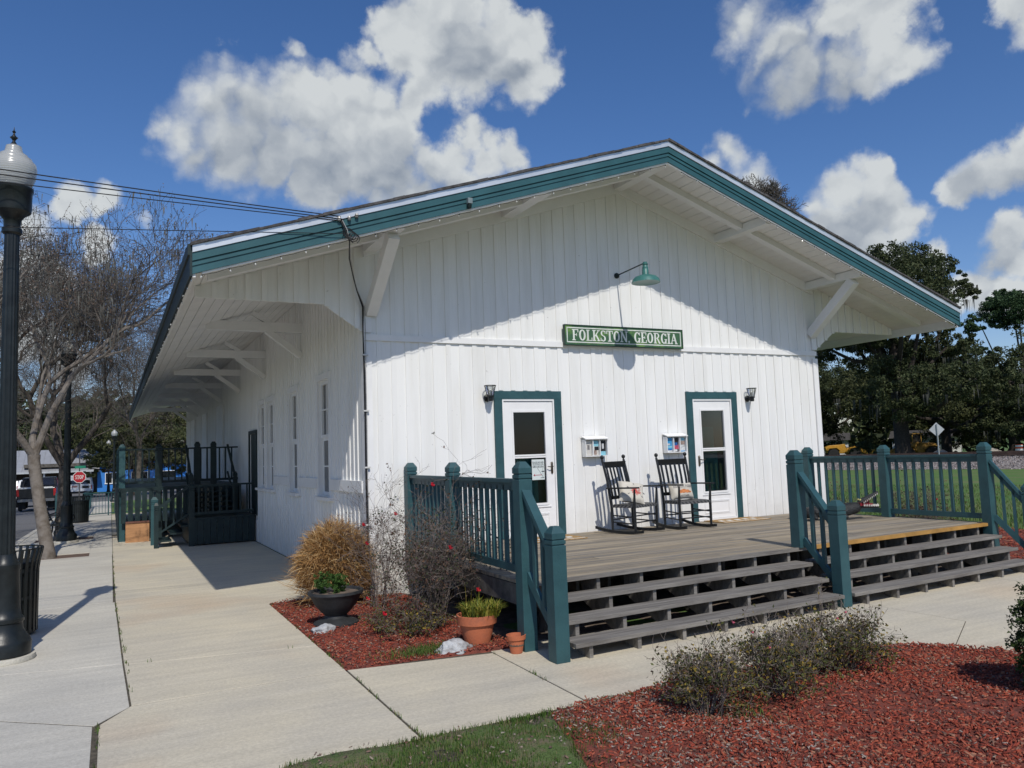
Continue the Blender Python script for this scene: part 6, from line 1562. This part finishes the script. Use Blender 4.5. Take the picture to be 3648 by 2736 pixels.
MB().beam((sx_,sy_+.03,gz(0,49.8)),(sx_,sy_+.03,3.1),.07,.05).build('pole',pm('sign_pole',(.06,.06,.06),.6,.2,6),st)
oc=lambda r:[(sx_+r*math.cos(R(22.5+45*k)),sz_+r*math.sin(R(22.5+45*k))) for k in range(8)]
MB().prism(oc(.41),1,sy_-.01,sy_).build('sign_rim',signwhite,st); MB().prism(oc(.375),1,sy_-.014,sy_-.0095).build('sign_face',pm('stop_red',(.42,.02,.03),.4,.1,5),st)
letters('STOP',sx_-.26,sz_-.13,.52,.26,sy_-.0135,.004).build('lettering',signwhite,st)
MB().box(sx_-.28,sx_+.36,sy_-.02,sy_,1.80,1.97).build('street_name_plate',pm('sign_street_green',(.02,.22,.13),.4,.1,5),st)

# ---------------------------------------------------------------- vehicles
def vehicle(label,loc,prof,w,bodymat,kind,cat,glassrows,tail=True,wheels=((.85,.36),(3.9,.36)),wr=.36,rear=None,rz=0,name='parked_car'):
    """local frame: rear bumper at y=0, nose towards +y, x across"""
    t=thing(name,label,cat,loc,rz,group='vehicles on the street'); hw=w/2
    inv=lambda m,n,mat,par=t,**k: m.build(n,mat,par,local=True,**k)
    m=MB(); n=len(prof)
    # body: side profile with tumblehome
    v=[];
    for s in (-1,1):
        for y,z in prof: v.append((s*hw*(1-max(0,(z-1.0))*.14),y,z))
    f=[tuple(range(n)),tuple(range(2*n-1,n-1,-1))]+[(i,n+i,n+(i+1)%n,(i+1)%n) for i in range(n)]
    f=[tuple(reversed(q)) for q in f]
    m.add(v,f); inv(m,'body',bodymat,bevel=.04)
    for (x0,x1,y0,y1,z0,z1,nm,mat) in (rear or []): 
        inv(MB().box(x0,x1,y0,y1,z0,z1),nm,mat)
    for y,r in wheels:
        for s in (-1,1):
            c=(s*(hw-.11),y,wr); m=MB(); m.lathe([(wr*.6,-.11),(wr*.93,-.10),(wr,-.06),(wr,.06),(wr*.93,.10),(wr*.6,.11)],c,20,axis='x'); wh=inv(m,'wheel',rubber,smooth=True)
            m=MB(); m.lathe([(wr*.6,-.10),(wr*.58,.0),(wr*.2,.03),(wr*.6,.10)],c,14,axis='x'); inv(m,'rim',chrome,wh,smooth=True)
    for g_ in glassrows:
        inv(MB().add([(g_[0],g_[4],g_[2]),(g_[1],g_[4],g_[2]),(g_[1]*.93,g_[5],g_[3]),(g_[0]*.93,g_[5],g_[3])],[(0,1,2,3)]).add([(s*(hw*.985 if False else 0),0,0) for s in ()],[]),g_[6],darkglass)
    return t
tailred=pm('tail_light_red',(.42,.02,.02),.25,.1,6); carwhite=pm('car_white',(.72,.73,.73),.3,.04,2); carblack=pm('car_black',(.014,.015,.018),.25,.15,2)
bump=pm('bumper_grey',(.25,.26,.27),.35,.1,5,metal=.5)
plate=pm('number_plate',(.55,.56,.56),.5,.1,10)
vehicle('black pickup truck seen from behind with a pale tailgate edge, nearest parked on the street',(-6.78,42.1,gz(0,42)-.02),[(0.05,.55),(0.0,.75),(.02,1.32),(2.0,1.32),(2.15,1.86),(3.1,1.90),(3.75,1.38),(5.3,1.25),(5.5,.9),(5.45,.5)],1.95,carblack,'pickup','pickup truck',
  [(-.78,.78,1.42,1.82,1.99,2.10,'rear_window')],rear=[(-.97,-.84,-.02,.03,.85,1.25,'tail_light',tailred),(.84,.97,-.02,.03,.85,1.25,'tail_light',tailred),(-.9,.9,-.14,.0,.55,.70,'rear_bumper',bump),(-.80,.80,-.02,.02,1.27,1.36,'tailgate_cap',carwhite),(-.17,.17,-.16,-.14,.57,.68,'number_plate',plate),(-.9,-.55,.2,.9,.12,.5,'mudguard',rubber),(.55,.9,.2,.9,.12,.5,'mudguard',rubber)],wr=.40,wheels=((1.2,.4),(4.5,.4)),name='pickup_truck')
vehicle('white pickup ahead of the black one, only its cab showing',(-7.85,52.2,gz(0,52)-.02),[(0.05,.55),(0.0,.75),(.02,1.25),(1.8,1.25),(1.95,1.80),(3.1,1.83),(3.75,1.33),(5.2,1.2),(5.4,.9),(5.35,.5)],1.9,carwhite,'pickup','pickup truck',
  [(-.76,.76,1.36,1.76,1.79,1.90,'rear_window')],rear=[(-.95,-.83,-.02,.03,.8,1.2,'tail_light',tailred),(.83,.95,-.02,.03,.8,1.2,'tail_light',tailred),(-.9,.9,-.12,.0,.5,.65,'rear_bumper',bump)],wr=.38,wheels=((1.1,.4),(4.3,.4)),name='pickup_truck')
vehicle('white sport utility vehicle parked nose-in before the metal-roofed shed, left of the pickups',(-12.3,84.5,gz(0,84)),[(0.05,.45),(-.02,.7),(.02,1.0),(.25,1.55),(2.9,1.60),(3.6,1.05),(4.5,.95),(4.65,.6),(4.6,.4)],1.85,carwhite,'suv','car',
  [(-.70,.70,1.05,1.50,.03,.22,'rear_window')],rear=[(-.92,-.78,-.03,.06,.7,1.05,'tail_light',tailred),(.78,.92,-.03,.06,.7,1.05,'tail_light',tailred),(-.9,.9,-.08,.02,.42,.62,'rear_bumper',bump),(-.26,.26,-.05,.0,.72,.9,'plate_recess',carblack)],wr=.35,name='parked_car')
vehicle('white panel van with a blue side stripe, seen from behind past the stop sign',(-5.45,69.9,gz(0,70)),[(0.05,.42),(-.02,.6),(.02,1.2),(.15,1.95),(.6,2.0),(3.6,1.98),(4.3,1.25),(5.2,1.05),(5.35,.6),(5.3,.4)],1.95,carwhite,'van','van',
  [(-.80,-.08,1.22,1.80,.015,.13,'rear_window'),(.08,.80,1.22,1.80,.015,.13,'rear_window')],rear=[(-.97,-.88,-.03,.05,.75,1.1,'tail_light',tailred),(.88,.97,-.03,.05,.75,1.1,'tail_light',tailred),(-.95,.95,-.10,.02,.40,.58,'rear_bumper',carblack),(.18,.70,-.035,.02,.85,1.05,'number_plate',carblack),(-.986,-.974,.3,2.8,.7,1.25,'side_stripe',pm('stripe_blue',(.03,.05,.25),.4,.1,5)),(-.65,-.2,-.025,.02,.95,1.1,'door_lettering_panel',pm('faded_red',(.45,.25,.22),.5,.3,20))],wr=.36,name='panel_van')

# ---------------------------------------------------------------- far left buildings
G0=-.83
sd_=thing('metal_roof_shed','long low shed with pale grey metal roof across the end of the street','building',(-14,88,G0))
zr_,ze_=3.9,1.55
roofm=pm('metal_roof',(.40,.41,.42),.45,.06,2,metal=.3)
m=MB(); m.add([(-40,84.5,ze_),(-4.1,84.5,ze_),(-4.1,90,zr_),(-40,90,zr_),(-40,95.5,ze_),(-4.1,95.5,ze_)],[(0,1,2,3),(3,2,5,4),(0,3,4),(1,5,2)])
for k in range(60): x=-40+.6*k; m.add([(x,84.5,ze_+.01),(x+.03,84.5,ze_+.035),(x+.06,84.5,ze_+.01),(x,90,zr_+.01),(x+.03,90,zr_+.035),(x+.06,90,zr_+.01)],[(0,1,4,3),(1,2,5,4)])
m.build('roof',roofm,sd_)
MB().box(-40,-4.1,84.4,84.5,ze_-.16,ze_+.02).build('gutter',silver,sd_)
m=MB(); m.box(-40,-4.3,88.0,94,G0,ze_-.2); m.build('wall',pm('shed_wall',(.10,.085,.075),.9,.2,2),sd_)
for k in range(9): MB().box(-39+4.25*k,-38.85+4.25*k,84.7,84.85,G0,ze_-.16).build('porch_post',white2,sd_)
MB().box(-11,-4.2,84.9,88.0,2.0,2.35).build('awning',darkwood,sd_)
bl=thing('blue_building','bright blue low building with white-trimmed windows behind the far street lamps','building',(4,90,G0))
bluem=pm('blue_paint',(.035,.21,.62),.6,.06,2)
wx=[(-3.5,-2.25),(-.97,.6),(2.1,3.4),(5.0,6.4),(8.2,9.6)]
m=MB(); xs_=[-4.3]+[e for w in wx for e in w]+[12]
m.box(-4.3,12,86,86.2,G0,.08).box(-4.3,12,86,86.2,1.14,2.3)
for i in range(0,len(xs_)-1,2): m.box(xs_[i],xs_[i+1],86,86.2,.08,1.14)
m.box(-4.3,-4.1,86.2,98,G0,2.3).box(11.8,12,86.2,98,G0,2.3)
m.build('wall',bluem,bl)
for a,b in wx:
    m=MB().box(a-.06,a,85.95,86.1,.02,1.2).box(b,b+.06,85.95,86.1,.02,1.2).box(a,b,85.95,86.1,1.14,1.2).box(a-.1,b+.1,85.9,86.1,-.02,.08).box((a+b)/2-.03,(a+b)/2+.03,86,86.08,.08,1.14)
    w_o=m.build('window_frame',white2,bl); MB().box(a,b,86.09,86.12,.08,1.14).build('window_pane',darkglass,w_o)
MB().box(-4.8,12.5,85.3,98.5,2.3,2.5).build('roof',pm('dark_roof',(.08,.08,.08),.9,.2,3),bl)
pv=raw_mesh('road',[(-30,58,G0-.012),(16,58,G0-.012),(16,84,G0-.012),(-30,84,G0-.012)],[(0,1,2,3)],asph); struct(pv)

# ---------------------------------------------------------------- railway on the right
T0=Vector((47.6,34.4)); TD=Vector((.246,-.969)).normalized(); TN=Vector((TD.y,-TD.x))*-1
if TN.x<0: TN=-TN
def tp(s,o,z): p=T0+TD*s+TN*o; return (p.x,p.y,z)
bal=pm('ballast_stone',(.30,.27,.25),.95,.3,7,1.0,14,col2=(.12,.105,.10),world=True,detail=9,thr=(.38,.62))
V=[];F=[]; S=[-170+5*k for k in range(66)]
for s in S: V+=[tp(s,0,-.42),tp(s,1.5,.33),tp(s,9.2,.33),tp(s,10.8,-.42)]
for i in range(len(S)-1):
    for k in range(3): a=4*i+k; F.append((a,a+1,a+5,a+4))
o=raw_mesh('railway_ballast',V,F,bal); struct(o)
P=[];n=16000
s=rng.uniform(-18,48,n); of=rng.uniform(-.25,2.4,n); z=np.where(of<1.5,-.42+.5*of,.33)
Cc=np.stack([T0.x+TD.x*s+TN.x*of,T0.y+TD.y*s+TN.y*of,z+.02],1)
o=tri_cloud('ballast_stones',leafcloud(Cc,.11,.75),palette_mat('ballast_stones',[(.34,.30,.28),(.22,.19,.18),(.42,.38,.36),(.14,.12,.11),(.28,.23,.21),(.50,.46,.44),(.20,.15,.13)],.9),None,4); stuff(o,'grey and pinkish stones on the flank of the railway bank','ballast')
tr=thing('railway_track','pair of rusty railway tracks on a stone bank beyond the lawn','railway track',(T0.x,T0.y,.33))
rust=pm('rail_rust',(.09,.055,.04),.7,.25,3)
for i,of in enumerate((2.9,4.4,6.6,8.1)):
    a=Vector(tp(-170,of,.545)); b=Vector(tp(155,of,.545)); m=MB(); m.beam(a,b,.07,.19); m.build('rail',rust,tr)
m=MB()
for k in range(190):
    s=-60+k*.62
    for of in (2.2,5.9): m.beam(tp(s,of,.385),tp(s,of+2.9,.385),.22,.13)
m.build('sleepers',pm('sleeper_wood',(.045,.035,.03),.9,.3,3),tr)
# diamond sign seen from behind
ds=thing('diamond_sign','grey back of a diamond road sign on a thin pole beyond the railing','sign',(38.15,18.15,-.4))
dv=Vector((.80,-.60,0)); c=Vector((38.15,18.15,2.29))
m=MB(); r=.40; nrm=Vector((-.6,-.8,0))
pts=[c+Vector((0,0,r)),c+dv*r,c-Vector((0,0,r)),c-dv*r]; m.add([p for p in pts]+[p-nrm*-.01 for p in pts],[(0,1,2,3),(7,6,5,4),(0,4,5,1),(1,5,6,2),(2,6,7,3),(3,7,4,0)])
m.build('sign_plate',pm('bare_aluminium',(.42,.44,.46),.5,.08,4),ds)
MB().beam((38.11,18.10,-.4),(38.11,18.10,2.6),.06,.05).build('pole',pm('galvanised_pole',(.35,.37,.38),.5,.1,4),ds)
# barrel
brl=thing('traffic_barrel','orange and white striped traffic barrel at the right edge beyond the tracks','traffic barrel',(66.1,30,-.12))
bc=(66.1,30.0,-.12); og=pm('barrel_orange',(.75,.11,.03),.5,.08,4)
zz=[0,.28,.46,.62,.78,.94,1.08,1.14]
for i in range(len(zz)-1):
    r0=.33-.05*i/6; MB().lathe([(r0,zz[i]+.002),(r0-.012,zz[i+1]-.002)],bc,18).build('band',og if i%2==0 else signwhite,brl,smooth=True)
# sand piles
def pile(label,c,r,h,seed,mat,skew=0):
    rnd=random.Random(seed); from mathutils import noise
    v=[];f=[];n=22;k=30
    for i in range(n+1):
        q=i/n
        for j in range(k):
            a=2*math.pi*j/k; x=q*r*math.cos(a)*(1+.1*math.sin(3*a)); y=q*r*math.sin(a)*(1+.1*math.cos(2*a))
            z=h*(1-q)**.9*(1 if q>.06 else .95)+noise.noise(Vector((x,y,seed)))*.16*(1-q)-.02
            v.append((c[0]+x+skew*(1-q),c[1]+y,c[2]+max(-.05,z)))
    for i in range(n):
        for j in range(k): f.append((i*k+j,(i+1)*k+j,(i+1)*k+(j+1)%k,i*k+(j+1)%k))
    o=raw_mesh('sand_pile',v,f,mat,smooth=True); tag(o,label,'pile','piles of sand beyond the tracks')
sand=pm('sand_grey',(.36,.33,.28),.95,.25,4,.8,14)
pile('broad low pile of grey sand behind the diamond sign',(67,37.8,-.45),2.3,1.25,2,sand)
pile('steeper pale pile of sand and rubble left of the orange barrel',(67.4,33.2,-.45),2.5,1.35,5,sand,-.3)
# loaders
yel=pm('machine_yellow',(.50,.27,.03),.5,.15,4); yel2=pm('machine_yellow_dull',(.34,.19,.035),.6,.2,4)
def loader(label,loc,rz,ym,cab=True):
    t=thing('wheel_loader',label,'wheel loader',loc,rz,group='yellow construction machines beyond the tracks'); L2=dict(local=True)
    m=MB(); m.prism([(-1.9,.8),(-2.1,1.5),(-1.6,1.75),(-.3,1.8),(.2,1.9),(.3,1.0),(0,.7)],1,-.55,.55); m.build('engine_housing',ym,t,bevel=.05,**L2)
    m=MB(); m.prism([(.3,.7),(.3,1.4),(1.2,1.35),(1.9,1.0),(1.9,.6)],1,-.5,.5); m.build('front_frame',ym,t,bevel=.04,**L2)
    if cab:
        m=MB(); 
        for x in (-.35,.55):
            for y in (-.5,.5): m.box(x-.04,x+.04,y-.04,y+.04,1.7,2.7)
        m.box(-.5,.7,-.62,.62,2.7,2.8); m.box(-.4,.6,-.55,.55,1.4,1.75); cb_=m.build('cab',ym,t,**L2)
        MB().box(-.32,.52,-.49,.49,1.75,2.69).build('cab_glass',darkglass,cb_,**L2)
    for s in (-1,1):
        m=MB(); m.prism([(1.0,1.25),(1.2,1.6),(2.4,1.1),(3.1,.45),(3.0,.3),(2.2,.8)],1,s*.55-.08,s*.55+.08); m.build('lift_arm',ym,t,**L2)
        for x in (-1.25,1.2):
            c=(x,s*.85,.65); m=MB(); m.lathe([(.35,-.25),(.60,-.24),(.67,-.15),(.67,.15),(.60,.24),(.35,.25)],c,22,axis='y'); w=m.build('wheel',rubber,t,smooth=True,**L2)
            m=MB(); m.lathe([(.34,-.22),(.30,0),(.34,.22)],c,14,axis='y'); m.build('rim',ym,w,smooth=True,**L2)
            m=MB(); m.prism([(x-.75,1.15),(x-.55,1.45),(x+.4,1.5),(x+.8,1.1),(x+.7,1.1),(x+.35,1.42),(x-.5,1.38),(x-.68,1.12)],1,c[1]-.28,c[1]+.28); m.build('mudguard',ym,t,**L2)
    m=MB(); m.prism([(2.95,.12),(3.9,.10),(3.9,.16),(3.15,.25),(3.1,.75),(3.4,1.05),(3.3,1.1),(2.95,.75)],1,-1.1,1.1); m.build('bucket',ym,t,**L2)
    return t
loader('yellow wheel loader next to the depot wall, bucket to the right',(76.5,57.0,-.4),R(-38),yel,False)
loader('darker yellow machine with cab, half hidden behind the oak trunk',(74.2,45.5,-.4),R(150),yel2,True)
evergreen('round_bush','round dark bush between the two yellow machines',(67.3,46.0,-.4),2.4,[(0,0,1.1,1.6,1.6,1.1),(.4,-.3,1.6,1.1,1.1,.9)],oakleaf,5000,.16,91,.08,limbs=False,cat='bush')
evergreen('round_bush','dark reddish bush behind the orange barrel',(75,31.5,-.4),2.6,[(0,0,1.2,1.9,1.9,1.3)],palette_mat('red_leaves',[(.06,.018,.015),(.04,.02,.015),(.08,.03,.02)],.8),3500,.2,92,.08,limbs=False,cat='bush')
for i,(x,y,h_,lab) in enumerate(((80,70,2.6,'dark shrubbery under the oaks nearest the depot wall'),(93,58,3.0,'dark shrubbery beneath the olive-tinted oak'),(92,37,3.2,'tall dark shrubbery below the broad right-hand oak'),(86,27,3.0,'dark shrubbery at the right edge, under the broad oak'))):
    evergreen('understorey_shrub',lab,(x,y,-.4),h_,[(-4,4,h_*.4,3,3,h_*.5),(0,0,h_*.45,3.2,3.2,h_*.55),(4,-4,h_*.4,3,3,h_*.45),(1.5,-1,h_*.7,2.4,2.4,h_*.4)],oakleaf,11000,.26,200+i,.05,limbs=False,cat='shrub',group='shrubbery under the oaks')
def house(label,c,w,d,h,rz,roofc):
    t=thing('house',label,'house',(c[0],c[1],-.4),rz,group='pale houses behind the oaks'); L2=dict(local=True)
    m=MB(); m.box(-w/2,w/2,-d/2,d/2,0,h); m.build('wall',white2,t,**L2)
    m=MB(); m.prism([(-d/2-.5,h-.05),(d/2+.5,h-.05),(0,h+1.1)],0,-w/2-.4,w/2+.4); m.build('roof',roofc,t,**L2)
    for k in range(4):
        x=-w/2+w*(k+.5)/4; m=MB(); m.box(x-.5,x+.5,-d/2-.03,-d/2-.001,.9,2.2); wf=m.build('window_frame',white2,t,**L2); MB().box(x-.43,x+.43,-d/2-.04,-d/2-.031,.97,2.13).build('window_pane',darkglass,wf,**L2)
    return t
rc=pm('house_roof',(.07,.065,.06),.9,.2,3)
house('white house glimpsed low behind the loader',(98,80),9,7,2.4,R(-52),rc)
house('white house glimpsed between the trunk and the bush',(108,68),9,7,2.4,R(-58),rc)
house('pale house behind the broad right-hand oak',(121,43),9,7,2.6,R(-66),rc)
# extra trunk of the oak beyond the tracks
bpy.context.view_layer.update()
